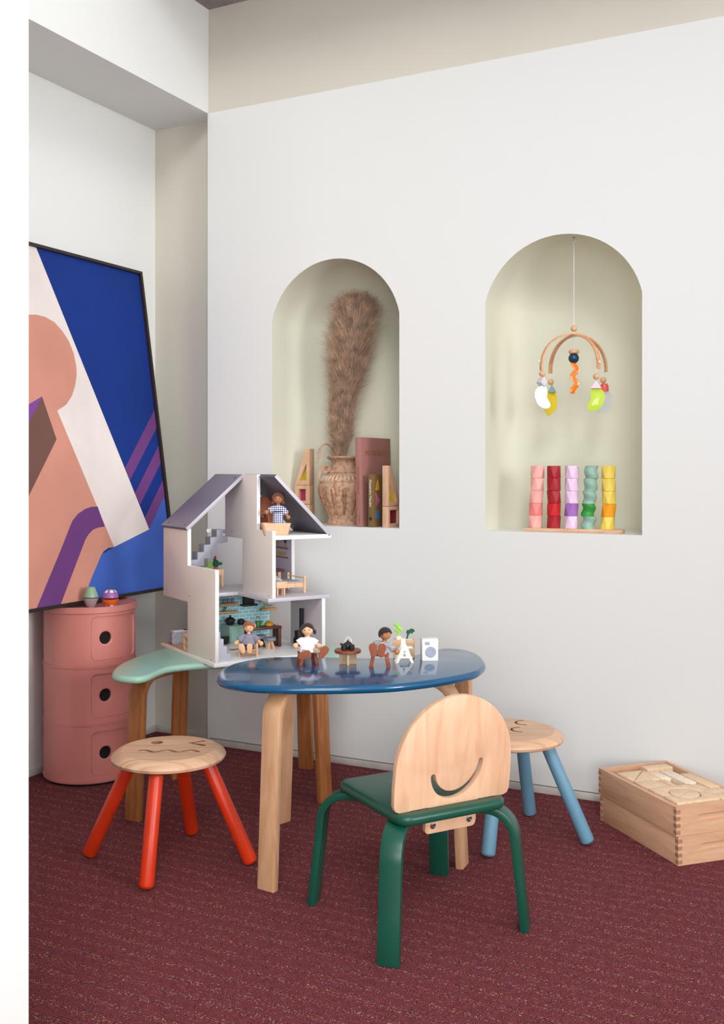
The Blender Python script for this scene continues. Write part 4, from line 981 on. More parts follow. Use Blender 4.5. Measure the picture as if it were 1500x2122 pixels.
    b.prism(prof, 0, .036); b.build('lower_stairs', mat('stair_grey', (176,176,190), .45), t, bevel=.0003)
    M_st = mat('upper_stair_grey', (140,140,152), .45)
    b = at(frame((0, .312, 0), (1,0,0), (0,0,1))); up = []; lo = []; U0 = uf(396, .272); n = 5; du = (uf(462, .272)-uf(396, .272))/5; dz = .0228; zb = z(.716)
    for k in range(n):
        uu = U0+k*du; zt = zb+k*dz; up += [(uu, zt), (uu+du, zt)]; lo += [(uu, max(z(.692), zt-.043)), (uu+du, max(z(.692), zt-.043))]
    zt = zb+(n-1)*dz; lo2 = [p for p in lo if True]
    b.prism([(p[0], p[1]) for p in lo2+[(U0+n*du, zt-.043+.0), (U0+(n+1)*du, zt-.043), (U0+(n+1)*du, zt-.022), (U0+n*du, zt-.022)][0:0]+up[::-1]], 0, .040); b.build('upper_stairs', M_st, t, bevel=.0003)
    MB().box(U0+n*du, U0+(n+1)*du-.002, .280, .312, zt-.042, zt-.023).build('stair_landing_block', M_st, t, bevel=.0003)
    MB().cyl((U0+(n-1)*du-.0003, .292, zt-.007), (U0+(n-1)*du+.0003, .292, zt-.007), .0016, n=10).build('screw_hole', M_black, t)
    MB().box(U0+(n-1)*du-.016, U0+(n-1)*du+.002, .312, .322, zt-.010, zt+.001).build('stair_support', M_greige, t)
    return t
dollhouse()
B1w, S1w, A1w = .4415, .6155, .800
def UF(px, v):
    t_ = (px-CX)/FPX; return (t_*(HF[1]+v*hc_)-HF[0]+v*hs_)/(hc_-t_*hs_)
def hthing(name, label, cat, u, v, z, rot=0, group=None): return thing(name, label, cat, hw(u, v, z), HR+rot, group)
M_mintk = mat('kitchen_mint', (124,164,152), .45); M_stoolg = mat('stool_grey', (122,126,136), .5); M_terr = mat('terracotta_felt', (196,110,76), .85, sheen=.3)
M_felt = mat('green_felt', (14,84,58), .9, sheen=.4); M_lime = mat('lime_felt', (150,206,74), .9, sheen=.4); M_cream = mat('cream_paint', (236,230,216), .5)

def kitchen():
    t = hthing('toy_kitchen_cabinet', 'toy mint green kitchen cabinet with two doors against the turquoise tiles', 'toy furniture', .0, .0, B1w)
    u0, v0 = .178, .283; b = MB(); b.box(u0, u0+.070, v0, v0+.068, .004, .0495); b.build('body', M_mintk, t, bevel=.0008)
    MB().box(u0-.001, u0+.071, v0-.001, v0+.069, .0495, .054).build('worktop', M_mintk, t, bevel=.001)
    MB().box(u0+.002, u0+.068, v0+.003, v0+.062, 0, .004).build('plinth', M_mintk, t)
    for k in range(2):
        d = MB().box(u0+.005+k*.031, u0+.034+k*.031, v0-.0016, v0, .007, .047).build('door', mat('kitchen_mint_door', (132,172,160), .45), t, bevel=.0005)
        MB().ball((u0+(.0295 if k == 0 else .0405), v0-.0035, .040), .0025, n=12).build('knob', W_toy, d)
    p = hthing('toy_cooking_pot', 'toy black cooking pot with lid on the mint cabinet', 'toy pot', u0+.020, v0+.040, B1w+.0542)
    p.scale = (1.2,)*3
    MB().lathe([(.001,0),(.0085,0),(.0115,.005),(.0125,.013),(.012,.014),(.001,.014)], 28).build('pot', M_black, p)
    MB().lathe([(.0128,.014),(.0128,.0152),(.009,.0185),(.003,.0205),(.0018,.0215),(.0028,.0235),(.0024,.0255),(.001,.026)], 28).build('lid', M_black, p)
    for s_ in (-1, 1): MB().box(s_*.0145-.0028, s_*.0145+.0028, -.003, .003, .0095, .0125).build('handle', M_black, p, bevel=.0008)
    p = hthing('toy_pan', 'toy black pan behind the seated doll in the grey shirt', 'toy pot', u0+.054, v0+.030, B1w+.0542)
    MB().lathe([(.001,0),(.010,0),(.0125,.006),(.0125,.010),(.0115,.010),(.010,.003),(.001,.002)], 28).build('bowl', M_black, p); MB().box(.0115,.0225,-.0015,.0015,.007,.0095).build('handle', M_black, p)
    MB().lathe([(.0126,.0102),(.010,.0155),(.0035,.018),(.001,.018)], 28).build('lid', M_black, p)
kitchen()
def counter():
    u0, u1, v0, v1, h = .185, .2955, .150, .196, .065
    t = hthing('toy_table', 'toy walnut brown dining table with slab legs in the dollhouse kitchen', 'toy furniture', 0, 0, B1w)
    MB().box(u0, u1, v0, v1, h-.0075, h).build('tabletop', W_dark, t, bevel=.0006)
    MB().box(u1-.0105, u1-.001, v0+.002, v1-.002, 0, h-.0076).build('leg', W_dark, t, bevel=.0004)
    MB().box(u0+.001, u0+.0075, v0+.002, v1-.002, 0, h-.0076).build('leg', W_dark, t, bevel=.0004)
    zt = B1w+h
    p = hthing('toy_watering_can', 'toy dark green watering can with bent handle on the brown table', 'toy can', UF(534, .172), .172, zt)
    G_ = mat('toy_bottle_green', (14,98,40), .4); p.scale = (1.15,)*3
    MB().lathe([(.001,0),(.0065,0),(.0065,.014),(.0055,.016),(.001,.016)], 24).build('can', G_, p)
    MB().cyl((.004,0,.004), (.013,0,.0145), .0030, .0034, 14).build('spout', G_, p)
    MB().tube([(.0062*cos(a), 0, .015+.0095*sin(a)+.003*(a > 0)) for a in [k/14*pi for k in range(15)]], .0007, 6).build('handle', M_steel, p)
    MB().cyl((-.0045,0,.0272), (.0045,0,.0272), .0012, n=10).build('grip', W_dark, p)
    p = hthing('toy_box', 'small pale wooden box left of the toy watering can', 'toy box', UF(526.5, .165), .165, zt); MB().box(-.0045,.0045,-.0045,.0045,0,.011).build('box', W_toy, p, bevel=.0006)
    MB().box(-.0048,.0048,-.0048,.0048,.0086,.0111).build('lid', W_toy, p)
    p = hthing('toy_cloche', 'toy mustard yellow dome cloche on a round board', 'toy dish', UF(557, .172), .172, zt)
    MB().lathe([(.001,0),(.0165,0),(.0165,.0018),(.001,.0018)], 32).build('round_board', W_dark, p)
    MB().lathe([(.0145,.0018),(.0148,.003),(.0135,.0085),(.0100,.0128),(.005,.0150),(.001,.0155)], 32).build('dome', mat('toy_mustard', (186,136,18), .4), p)
    MB().tube([(.0028*cos(k/10*pi), 0, .015+.0034*sin(k/10*pi)) for k in range(11)], .0008, 6).build('loop_handle', mat('toy_brass', (190,160,110), .4), p)
    p = hthing('toy_dough_ball', 'small pale round toy loaf on the right end of the brown table', 'toy food', UF(574, .170), .170, zt); MB().ball((0,0,.0026), .0045, (1.3,1,.62), n=14).build('loaf', W_toy, p)
    MB().ball((.0045,.001,.0032), .0026, (1,1,1.1), n=12).build('knob', W_toy, p)
    for k, (uu_, vv_, lb) in enumerate(((.246, .132, 'toy stool with round grey seat and four beech legs, in front of the brown table'), (.2375, .182, 'toy grey-topped stool half hidden behind the doll in the grey shirt'))):
        s_ = hthing('toy_stool', lb, 'toy furniture', uu_, vv_, B1w, .3, 'toy kitchen stools'); s_.scale = (1.3,)*3; wl = W_toy if k == 0 else W_dark
        MB().lathe([(.001,.020),(.0125,.020),(.0135,.021),(.0135,.027),(.0128,.028),(.001,.028)], 32).build('seat', M_stoolg, s_)
        for q in range(4):
            a = q*pi/2+.4; b = MB(); T = frame((0,0,0), (cos(a), sin(a), 0), (0,0,1)); b.T = T; b.prism([(.0015,.0198),(.006,.0198),(.0125,0),(.0075,0)], -.0022, .0022); b.build('leg', wl, s_, bevel=.0003)
counter()
def small_house_things():
    # rocking board / mat on the floor
    u, v = hpix(484, 1347, B1w); t = hthing('toy_doormat', 'brown wavy-edged toy doormat on the dollhouse floor beside the stairs', 'toy mat', u+.012, v+.0, B1w)
    b = MB(); P = [(-.022+.044*k/10, -.010-(.0012 if k % 2 else 0)) for k in range(11)]+[(.022-.044*k/10, .012+(.0012 if k % 2 else 0)) for k in range(11)]; b.prism(P, 0, .0016); b.build('mat', M_slat, t)
    t = hthing('toy_bin', 'toy black bowl-shaped bin behind the lower stairs', 'toy bin', .163, .285, B1w)
    MB().lathe([(.001,0),(.007,0),(.012,.010),(.0125,.022),(.0118,.022),(.011,.011),(.001,.009)], 28).build('bin', M_black, t); MB().lathe([(.0115,.021),(.0132,.0215),(.0132,.0235),(.0115,.024)], 28).build('rim', M_black, t)
    # stove
    u, v = .337, .112; t = hthing('toy_wood_stove', 'toy black wood stove with a square flue pipe, against the lower right panel', 'toy stove', u, v, B1w)
    b = MB(); b.prism([(-.010,-.012),(.010,-.012),(.0125,-.006),(.0125,.012),(-.010,.012),(-.0125,.008),(-.0125,-.008)], .010, .052); b.build('firebox', M_black, t, bevel=.0008)
    MB().lathe([(.0125,0),(.0125,.003),(.008,.006),(.008,.0102)], 20).build('pedestal', M_black, t); MB().box(.0028,.0122,-.0055,.0055,.052,.121).build('flue', M_black, t, bevel=.0003)
    MB().box(-.016,-.0124,-.009,.009,.012,.030).build('glass_door', mat('stove_glass', (30,30,34), .1), t)
    t = hthing('toy_log_stack', 'two small round toy logs under the wood stove', 'toy logs', u-.020, v-.012, B1w)
    for k, (x, y) in enumerate(((0,0),(.0075,.001))): MB().cyl((x, -.006, .0036), (x, .006, .0036), .0035, n=14).build('log', W_toy, t)
    # rear left: granite block and cube shelf on the deck
    zz = B1w+.0018; u, v = .012, .338; t = hthing('toy_outdoor_sink', 'toy speckled grey block with white top and round hole, on the deck', 'toy furniture', .0, .0, zz)
    G1 = mat('granite_speckle', (126,126,134), .6, var=.25, vscale=300)
    T = frame((.058, .372, 0), (1,0,0), (0,0,1)); at(T).prism(rrect(-.044, .044, 0, .039, .006), -.013, .013).build('block', G1, t); MB().box(.058-.038, .058+.038, .372-.0125, .372+.0125, .0388, .0402).build('white_top', M_white, t)
    MB().lathe([(.001,.0402),(.0085,.0402),(.0085,.0412),(.0065,.0412),(.006,.0404)], 24, (.066, .372, 0)).build('round_hole', M_black, t)
    t = hthing('toy_cube_shelf', 'toy wooden open shelf with round-cornered niches, beside the left panel on the deck', 'toy furniture', .005, .209, zz)
    T = frame((0,0,0), (0,1,0), (0,0,1)); b = at(T); b.prism([(0,0),(.036,0),(.036,.052),(0,.052)], 0, .020, [rrect(.005,.031,.005,.020,.003,3), rrect(.005,.031,.025,.039,.003,3)]); b.build('frame', W_toy, t, bevel=.0005)
    MB().box(.014,.019,.003,.033,.003,.040).build('back', W_toy, t); MB().box(-.0004,.0204,-.0004,.0364,.0425,.0434).build('lid_seam', W_dark, t)
    # upper left room: shelf with felt plants
    u, v = .187, .368; t = hthing('toy_plant_stand', 'toy beech side table holding felt plants on the upper left floor', 'toy furniture', u-.020, v+.004, S1w)
    MB().box(-.028,.023,-.018,.018,.0385,.0575).build('tabletop', W_toy, t, bevel=.0008)
    for x in (-.024, .018):
        for y in (-.014, .014): MB().box(x-.0035,x+.0035,y-.0035,y+.0035,0,.0387).build('leg', W_toy, t, bevel=.0005)
    zt = S1w+.0577
    def felt_plant(nm, lb, du, dv, m, blobs, pot=True):
        p = hthing(nm, lb, 'toy plant', u-.020+du, v+.004+dv, zt); p.scale = (1.5,)*3
        if pot: MB().lathe([(.001,0),(.0065,0),(.0072,.0035),(.001,.0035)], 20).build('pot', M_terr, p)
        b = MB()
        for (x, y, z_, r, sx, sy, sz) in blobs: b.ball((x,y,z_), r, (sx,sy,sz), n=14)
        fuse(b.build('felt_leaves', m, p), .0009, 1)
    felt_plant('felt_cactus', 'dark green felt cactus in a tiny terracotta pot, right one on the stand', .0, -.006, M_felt, [(0,0,.012,.0078,1,.55,1.15),(-.003,0,.021,.0035,.9,.7,1.2),(.0105,0,.0115,.0042,1.2,.6,.9),(.007,0,.010,.003,1,.6,.8)])
    felt_plant('felt_succulent', 'lime green felt leaves on the plant stand left of the cactus', -.022, -.006, M_lime, [(0,0,.010,.0055,1,.5,1.2),(-.006,0,.004,.0045,1.5,.5,.6),(.003,0,.013,.004,1,.5,1)], False)
    p = hthing('felt_flower', 'red felt flower standing on the plant stand behind the stairs', 'toy plant', u-.020+.004, v+.012, zt); b = MB(); b.ball((0,0,.036), .0058, (.7,.5,1.1), n=12); b.ball((.001,0,.030), .004, (.7,.5,1.2), n=12); fuse(b.build('petals', mat('red_felt', (190,22,28), .9), p), .0007, 1)
    MB().cyl((0,0,0), (.0,0,.028), .001, n=8).build('stem', M_felt, p)
small_house_things()
def stripes(name, c1, c2, period, axis=2, extra=None, w=.5):
    m = bpy.data.materials.new(name); m.use_nodes = True; nt = m.node_tree; b = nt.nodes['Principled BSDF']; b.inputs['Roughness'].default_value = .9; b.inputs['Specular IOR Level'].default_value = .1
    tc = nt.nodes.new('ShaderNodeTexCoord'); sp = nt.nodes.new('ShaderNodeSeparateXYZ'); nt.links.new(tc.outputs['Object'], sp.inputs[0])
    def st(ax, per, wd):
        a = nt.nodes.new('ShaderNodeMath'); a.operation = 'MULTIPLY'; a.inputs[1].default_value = 1/per; nt.links.new(sp.outputs[ax], a.inputs[0])
        f = nt.nodes.new('ShaderNodeMath'); f.operation = 'FRACT'; nt.links.new(a.outputs[0], f.inputs[0])
        g = nt.nodes.new('ShaderNodeMath'); g.operation = 'LESS_THAN'; g.inputs[1].default_value = wd; nt.links.new(f.outputs[0], g.inputs[0]); return g.outputs[0]
    k = st(axis, period, w)
    if extra is not None:
        k2 = st(extra, period, w); ad = nt.nodes.new('ShaderNodeMath'); ad.operation = 'ADD'; nt.links.new(k, ad.inputs[0]); nt.links.new(k2, ad.inputs[1])
        mu = nt.nodes.new('ShaderNodeMath'); mu.operation = 'MULTIPLY'; mu.inputs[1].default_value = .5; nt.links.new(ad.outputs[0], mu.inputs[0]); k = mu.outputs[0]
    mx = nt.nodes.new('ShaderNodeMix'); mx.data_type = 'RGBA'; mx.inputs[6].default_value = lin(c1); mx.inputs[7].default_value = lin(c2); nt.links.new(k, mx.inputs[0]); nt.links.new(mx.outputs[2], b.inputs['Base Color']); return m
M_bw = stripes('ticking_stripe', (226,220,224), (36,36,44), .0022, 0)
M_gingham = stripes('blue_gingham', (236,234,240), (26,44,120), .0056, 2, 0)
M_breton = stripes('breton_stripe', (228,224,228), (34,34,44), .0021, 2)
def bedroom():
    u, v = .329, .063; L_, Wd = .125, .108
    t = hthing('toy_bed', 'toy beech bed with thin spindle posts in the dollhouse bedroom', 'toy furniture', u, v, S1w)
    b = MB(); b.box(-L_+.02, -.003, .001, Wd, .020, .033); b.build('bed_frame', W_toy, t, bevel=.0006)
    for x, h in ((0, .056), (-L_+.018, .060)):
        for y in (0, Wd): MB().pill((x,y,0), (x,y,h), .0042, n=14).build('post', W_toy, t)
        MB().cyl((x,.002,h-.009), (x,Wd-.002,h-.009), .0015, n=8).build('rail', W_toy, t)
    o = MB().prism(rrect(-L_+.024, -.006, .004, Wd-.003, .006), .0331, .0375).build('quilt', M_bw, t, bevel=.0012, loc=(0,0,0))
    b = MB(); b.ball((-.080, Wd*.42, .0435), .022, (.95,1.5,.5), n=24, R=Matrix.Rotation(.35, 4, 'Y')); b.build('pillow', stripes('pillow_stripe', (232,228,232), (28,28,34), .0036, 2, w=.4), t)
    u2, v2 = .249, .036; t = hthing('toy_nightstand', 'toy beech nightstand with round peg legs at the front of the bed', 'toy furniture', u2, v2, S1w)
    MB().box(-.032,.004,-.002,.022,.024,.0435).build('top', W_toy, t, bevel=.0006)
    for x in (-.026,-.003):
        for y in (.003,.017): MB().pill((x,y,0), (x,y,.0243), .0027, n=12).build('leg', W_toy, t)
    t = hthing('toy_table', 'toy redwood table with beech legs behind the dollhouse bed', 'toy furniture', .305, .225, S1w)
    MB().box(-.060,.040,.0,.045,.052,.060).build('tabletop', W_dark, t, bevel=.0006)
    for x in (-.05, .022):
        for y in (.007, .038): MB().box(x-.005,x+.005,y-.005,y+.005,0,.0522).build('leg', W_toy, t, bevel=.0006)
bedroom()
def attic():
    u, v = hpix(600, 1109, A1w); 
    t = hthing('toy_bathtub', 'toy pale wooden bathtub in the attic with a doll standing in it', 'toy bathtub', UF(571, .052), .052, A1w, radians(-20))
    rs = []
    b = MB(); out = [rrect(-.034-d, .034+d, -.018-d*.8, .018+d*.8, .010, 8) for d in (0, .003, .0105, .0102)]
    b.rings([[(p[0],p[1],z_) for p in o_] for o_, z_ in zip(out, (0,.001,.035,.036))]+[[(p[0]*.90,p[1]*.86,.036) for p in out[2]], [(p[0]*.86,p[1]*.80,.010) for p in out[1]]])
    b.build('tub', W_toy, t, sharp=40)
    t = hthing('toy_armchair', 'terracotta felt toy armchair with a folded top roll, behind the doll in the attic', 'toy furniture', .222, .150, A1w)
    MB().box(-.016,.020,-.012,.018,.0,.046).build('seat_block', mat('dark_terracotta', (112,60,42), .7), t, bevel=.001)
    MB().box(-.022,.058,.030,.034,0,.112).build('back_board', mat('terracotta_board', (168,100,74), .8), t, bevel=.001)
    T = frame((0,0,0), (1,0,0), (0,0,1)); b = at(T); b.strip([], 0, 0) if 0 else None
    P = [(-.015,.030),(-.017,.052),(-.012,.060),(.012,.061),(.019,.052),(.021,.030)]
    MB().strip([(x, z_) for x, z_ in P], .030, .0022).build('folded_roll', M_terr, t)
attic()

# ------------------------------------------------------------------ dolls
def doll(label, loc, rot, J, hair, hairm, skin, top, topm, leg, legm, shoem, belt=None, tilt=0, hz=.080, lean=(0,0)):
    t = thing('wooden_doll', label, 'doll', loc, rot); t.scale = (1.13,)*3
    H = Vector((lean[0], lean[1], hz)); r = .0135; R = Matrix.Rotation(tilt, 4, 'Y')
    b = MB(); b.ball(H, r, (1,.95,.96), n=28); b.cyl((H.x*.8, H.y*.8+.001, hz-.020), H, .005, .005, 14)
    hp = Vector((0, 0, J['hip'])); ch = Vector((lean[0]*.75, lean[1]*.75+.001, hz-.019))
    b.tube([hp, hp*.4+ch*.6, ch], [.008,.008,.006], 14)
    for s_ in (0, 1):
        sh, hand = Vector(J['sh'][s_]), Vector(J['hand'][s_]); b.tube([sh, sh*.5+hand*.5, hand], [.0040,.0040,.0042], 12); b.ball(hand, .0062, (1,1,1.05), n=16)
        h0, ft = Vector(J['hipj'][s_]), Vector(J['foot'][s_]); b.tube([h0, (h0+ft)/2, ft], [.0042,.0042,.0042], 12)
    fuse(b.build('body', skin, t), .0009, 2)
    hd = Matrix.Translation(H) @ R
    for x in (-.0048, .0048): at(hd).ball((x, -r*.89, .0008), .0013, (1,.5,1.1), n=10).build('eye', M_black, t)
    pts = [(.0026*sin(a), -r*.925+.0004*0, -.0040-.0014*cos(a)) for a in [-1.1+k/6*2.2 for k in range(7)]]
    at(hd).tube(pts, .00034, 6).build('mouth', mat('pink_mouth', (214,96,120), .6), t)
    # felt hair: cap that leaves the face open
    b = at(hd); rs = []; n = 36
    for i in range(11):
        f = i/10; row = []
        for j in range(n):
            a = 2*pi*j/n; front = max(0, -sin(a))**.8
            if hair == 'fringe': lim = 1.85-front*(.52+.10*cos(a))
            elif hair == 'side': lim = 1.85-front*(.70+.22*cos(a))
            else: lim = 1.95-front*(1.02-.38*abs(cos(a)))
            ph = f*lim; rr = r*1.07; row.append((rr*sin(ph)*cos(a), rr*.97*sin(ph)*sin(a), rr*cos(ph)+.0004))
        rs.append(row)
    b.rings(rs, cap=False); o = b.build('hair', hairm, t, sharp=80); sm = o.modifiers.new('s', 'SOLIDIFY'); sm.thickness = .0016; sm.offset = 1
    if hair in ('parted', 'bunches'):
        for s_ in (-1, 1):
            b = at(hd)
            if hair == 'parted': b.ball((s_*.0128, .001, -.0085), .0050, (.75,.9,1.15), n=14); b.ball((s_*.0152, .0005, -.0115), .0032, (1.3,.8,.7), n=12)
            else: b.ball((s_*.0155, .003, -.003*s_-.004), .0050, (.8,.7,1.3), n=14); b.ball((s_*.0170, .003, -.008), .0040, (.7,.7,1.2), n=12)
            fuse(b.build('bunch', hairm, t), .0008, 1)
    # top / dress
    b = MB(); ztop = hz-.0165; zb = J['hem']; cen = lambda z_: (lean[0]*.75*max(0, (z_-J['hip'])/(hz-J['hip'])), lean[1]*.75*max(0, (z_-J['hip'])/(hz-J['hip'])))
    rs = []
    for f, rx, ry in ((1,.0052,.0050),(.93,.0115,.0070),(.8,.0132,.0085),(.6,top[0]*.86,.0095),(.35,top[0]*.94,.0112),(.12,top[0],top[1]*.97),(0,top[0]*1.02,top[1])):
        z_ = zb+(ztop-zb)*f; c = cen(z_); rs.append([(c[0]+rx*cos(q)*(1+.05*sin(7*q)*(1-f)), c[1]+ry*sin(q)*(1+.05*cos(9*q)*(1-f))-(.5*top[2]*(1-f)**1.2), z_) for q in [2*pi*j/24 for j in range(24)]])
    b.rings(rs)
    for s_ in (0, 1):
        sh, hand = Vector(J['sh'][s_]), Vector(J['hand'][s_]); e = sh.lerp(hand, J.get('slv', .55)); b.tube([sh*.6+Vector(cen(ztop)+(ztop-.004,))*.4, sh, e], [.0050,.0072,.0092], 14)
    fuse(b.build('dress' if belt else 'shirt', topm, t), .0008, 2)
    if belt: MB().lathe([(top[0]*.80,-.0016),(top[0]*.83,-.0016),(top[0]*.83,.0016),(top[0]*.80,.0016)], 28, (cen(hz-.034)[0], 0, hz-.034)).build('belt', belt, t)
    if legm:
        b = MB()
        for s_ in (0, 1):
            h0, ft = Vector(J['hipj'][s_]), Vector(J['foot'][s_]); e = h0.lerp(ft, leg); b.tube([Vector((h0.x*.6, .004, h0.z)), h0, e], [.0075,.0075,.0068], 14)
        b.ball((0, .002, J['hip']+.002), .010, (1.15,.9,.75), n=16); fuse(b.build('trousers', legm, t), .0008, 2)
    for s_ in (0, 1):
        ft = Vector(J['foot'][s_]); d = Vector(J['sole'][s_]).normalized(); upv = Vector(J['toe'][s_]).normalized(); T = frame(ft, d.cross(upv), upv) @ Matrix.Scale(1.32 if shoem != skin else 1.1, 4)
        if T.to_3x3().col[2].dot(d) < 0: pass
        P = smooth_loop([(0,-.0105),(.0048,-.0085),(.0056,-.003),(.0070,.005),(.0052,.0112),(0,.0130),(-.0052,.0112),(-.0070,.005),(-.0056,-.003),(-.0048,-.0085)], 3)
        at(T).prism(P, -.0022, .0022).build('shoe' if shoem != skin else 'foot', shoem, t, bevel=.0009)
hb = mat('chestnut_felt', (112,56,30), .9, sheen=.3); hg = mat('ginger_felt', (150,80,46), .9, sheen=.3); hd_ = mat('dark_brown_felt', (46,26,28), .9, sheen=.2)
sw = mat('pale_pink_cotton', (232,222,232), .9, sheen=.2); gj = mat('grey_jersey', (132,132,150), .9, var=.12, vscale=400); bej = mat('beige_cotton', (180,156,138), .9); nav = mat('navy_cotton', (38,48,108), .9); shoe = mat('rust_felt', (142,74,48), .9, sheen=.3); capri = mat('lilac_cotton', (206,198,216), .9)
# stools and toys on the blue table
def ct(name, label, cat, px, py, rot=0, group=None, dd=0): X, D = G(px, py, BZ); return thing(name, label, cat, cw(X*(D+dd)/D, D+dd, BZ), YAW+rot, group)
def low_stool(px, py, label, rot, h):
    h = h*1.13
    t = ct('toy_stool', label, 'toy furniture', px, py, rot, 'redwood toy stools on the blue table'); t.scale = (1.18, 1.1, 1); MB().box(-.0195,.0195,-.0125,.0125,h-.0055,h).build('seat', W_toyred, t, bevel=.0008)
    for sx in (-1, 1):
        for sy in (-1, 1):
            T = frame((0, sy*.0075, 0), (1,0,0), (0,0,1)); at(T).prism([(sx*.0105,h-.0055),(sx*.0185,h-.0055),(sx*.0235,0),(sx*.0150,0)][::sx], -.0038, .0038).build('leg', W_toyred, t, bevel=.0004)
    return t
low_stool(637, 1376, 'low redwood toy stool under the doll in the pale pink dress', .45, .030)
low_stool(787, 1382, 'low redwood toy stool under the doll in the striped shirt', -.05, .031)
X, D = G(637, 1376, BZ)
doll('wooden doll in pale pink dress with dark hair bunches, sitting on a stool', cw(X, D, BZ), YAW,
     dict(hip=.036, sh=[(-.0115,0,.056),(.0115,0,.055)], hand=[(-.0275,-.004,.043),(.0275,-.004,.042)], hipj=[(-.006,-.002,.034),(.007,-.002,.034)], foot=[(-.0065,-.030,.0255),(.037,-.024,.030)], sole=[(-.15,-1,-.1),(.55,-1,.1)], toe=[(1,-.1,.35),(.55,.2,.85)], hem=.029, slv=.6),
     'bunches', hd_, M_skin, (.0188,.0155,.010), sw, .72, bej, shoe, tilt=-.12, hz=.0795, lean=(.0, -.002))
X, D = G(788, 1381, BZ)
doll('wooden doll in striped shirt with short dark hair, leaning back on a stool', cw(X, D, BZ), YAW-.1,
     dict(hip=.036, sh=[(-.004,.004,.052),(.023,.002,.046)], hand=[(-.020,.010,.044),(.0385,-.004,.0345)], hipj=[(-.003,-.002,.034),(.008,-.002,.032)], foot=[(-.0135,-.030,.0405),(.0055,-.031,.0400)], sole=[(0,-1,.1),(.05,-1,.05)], toe=[(-.12,.1,1),(.14,.1,1)], hem=.028, slv=.62),
     'fringe', hd_, M_skin2, (.0150,.012,0), M_breton, .5, capri, shoe, tilt=-.30, hz=.0735, lean=(.011, .002))
u, v = hpix(516, 1362, B1w)
ch = hthing('toy_chair', 'toy beech lounge chair under the doll in the grey shirt', 'toy furniture', u, v+.004, B1w, -HA); ch.scale = (1.28, 1.15, 1.15)
for s_ in (-1, 1):
    MB().box(s_*.0205-.0022, s_*.0205+.0022, -.004, .0005, 0, .038).build('front_leg', W_toy, ch, bevel=.0006)
    T = frame((s_*.0205, 0, 0), (0,1,0), (0,0,1)); at(T).prism([(-.004,0),(.034,0),(.034,.006),(.004,.006)], -.002, .002).build('runner', W_toy, ch, bevel=.0004)
    at(T).prism([(-.004,.034),(.026,.034),(.026,.038),(-.004,.038)], -.002, .002).build('armrest', W_toy, ch, bevel=.0004)
MB().box(-.019,.019,.028,.031,.001,.008).build('rear_rail', W_toy, ch, bevel=.0004); MB().box(-.0195,.0195,.0,.026,.016,.020).build('seat', W_toy, ch, bevel=.0005)
T = TR(0,.026,.018) @ Matrix.Rotation(-.3, 4, 'X'); at(T).box(-.0195,.0195,-.0015,.0015,0,.030).build('backrest', W_toy, ch, bevel=.0005)
p = hw(u, v+.004, B1w)
doll('wooden doll with ginger fringe and grey shirt, sitting in a toy chair in the dollhouse', p, YAW,
     dict(hip=.026, sh=[(-.0135,.006,.054),(.0135,.006,.053)], hand=[(-.0325,-.002,.037),(.0335,-.004,.0365)], hipj=[(-.007,.002,.0255),(.007,.002,.0255)], foot=[(-.0125,-.030,.0265),(.0065,-.030,.0265)], sole=[(0,-1,.05),(0,-1,.05)], toe=[(-.38,.05,1),(.02,.05,1)], hem=.034, slv=.62),
     'side', hg, M_skin, (.0185,.013,0), gj, .55, nav, M_skin, tilt=.1, hz=.0765, lean=(.0, .010))
doll('wooden doll in blue gingham dress and navy belt, standing in the attic bathtub', hw(UF(576, .052), .052, A1w+.0115), YAW,
     dict(hip=.030, sh=[(-.0125,0,.0605),(.0125,0,.0605)], hand=[(-.0305,-.006,.050),(.0275,-.002,.0365)], hipj=[(-.005,0,.028),(.005,0,.028)], foot=[(-.008,0,.003),(.006,0,.003)], sole=[(0,0,-1),(0,0,-1)], toe=[(0,-1,0),(0,-1,0)], hem=.014, slv=.62),
     'parted', hb, M_skin2, (.0150,.012,0), M_gingham, .0, None, M_skin, belt=mat('navy_belt', (20,24,60), .7), tilt=.02, hz=.086, lean=(0,0))
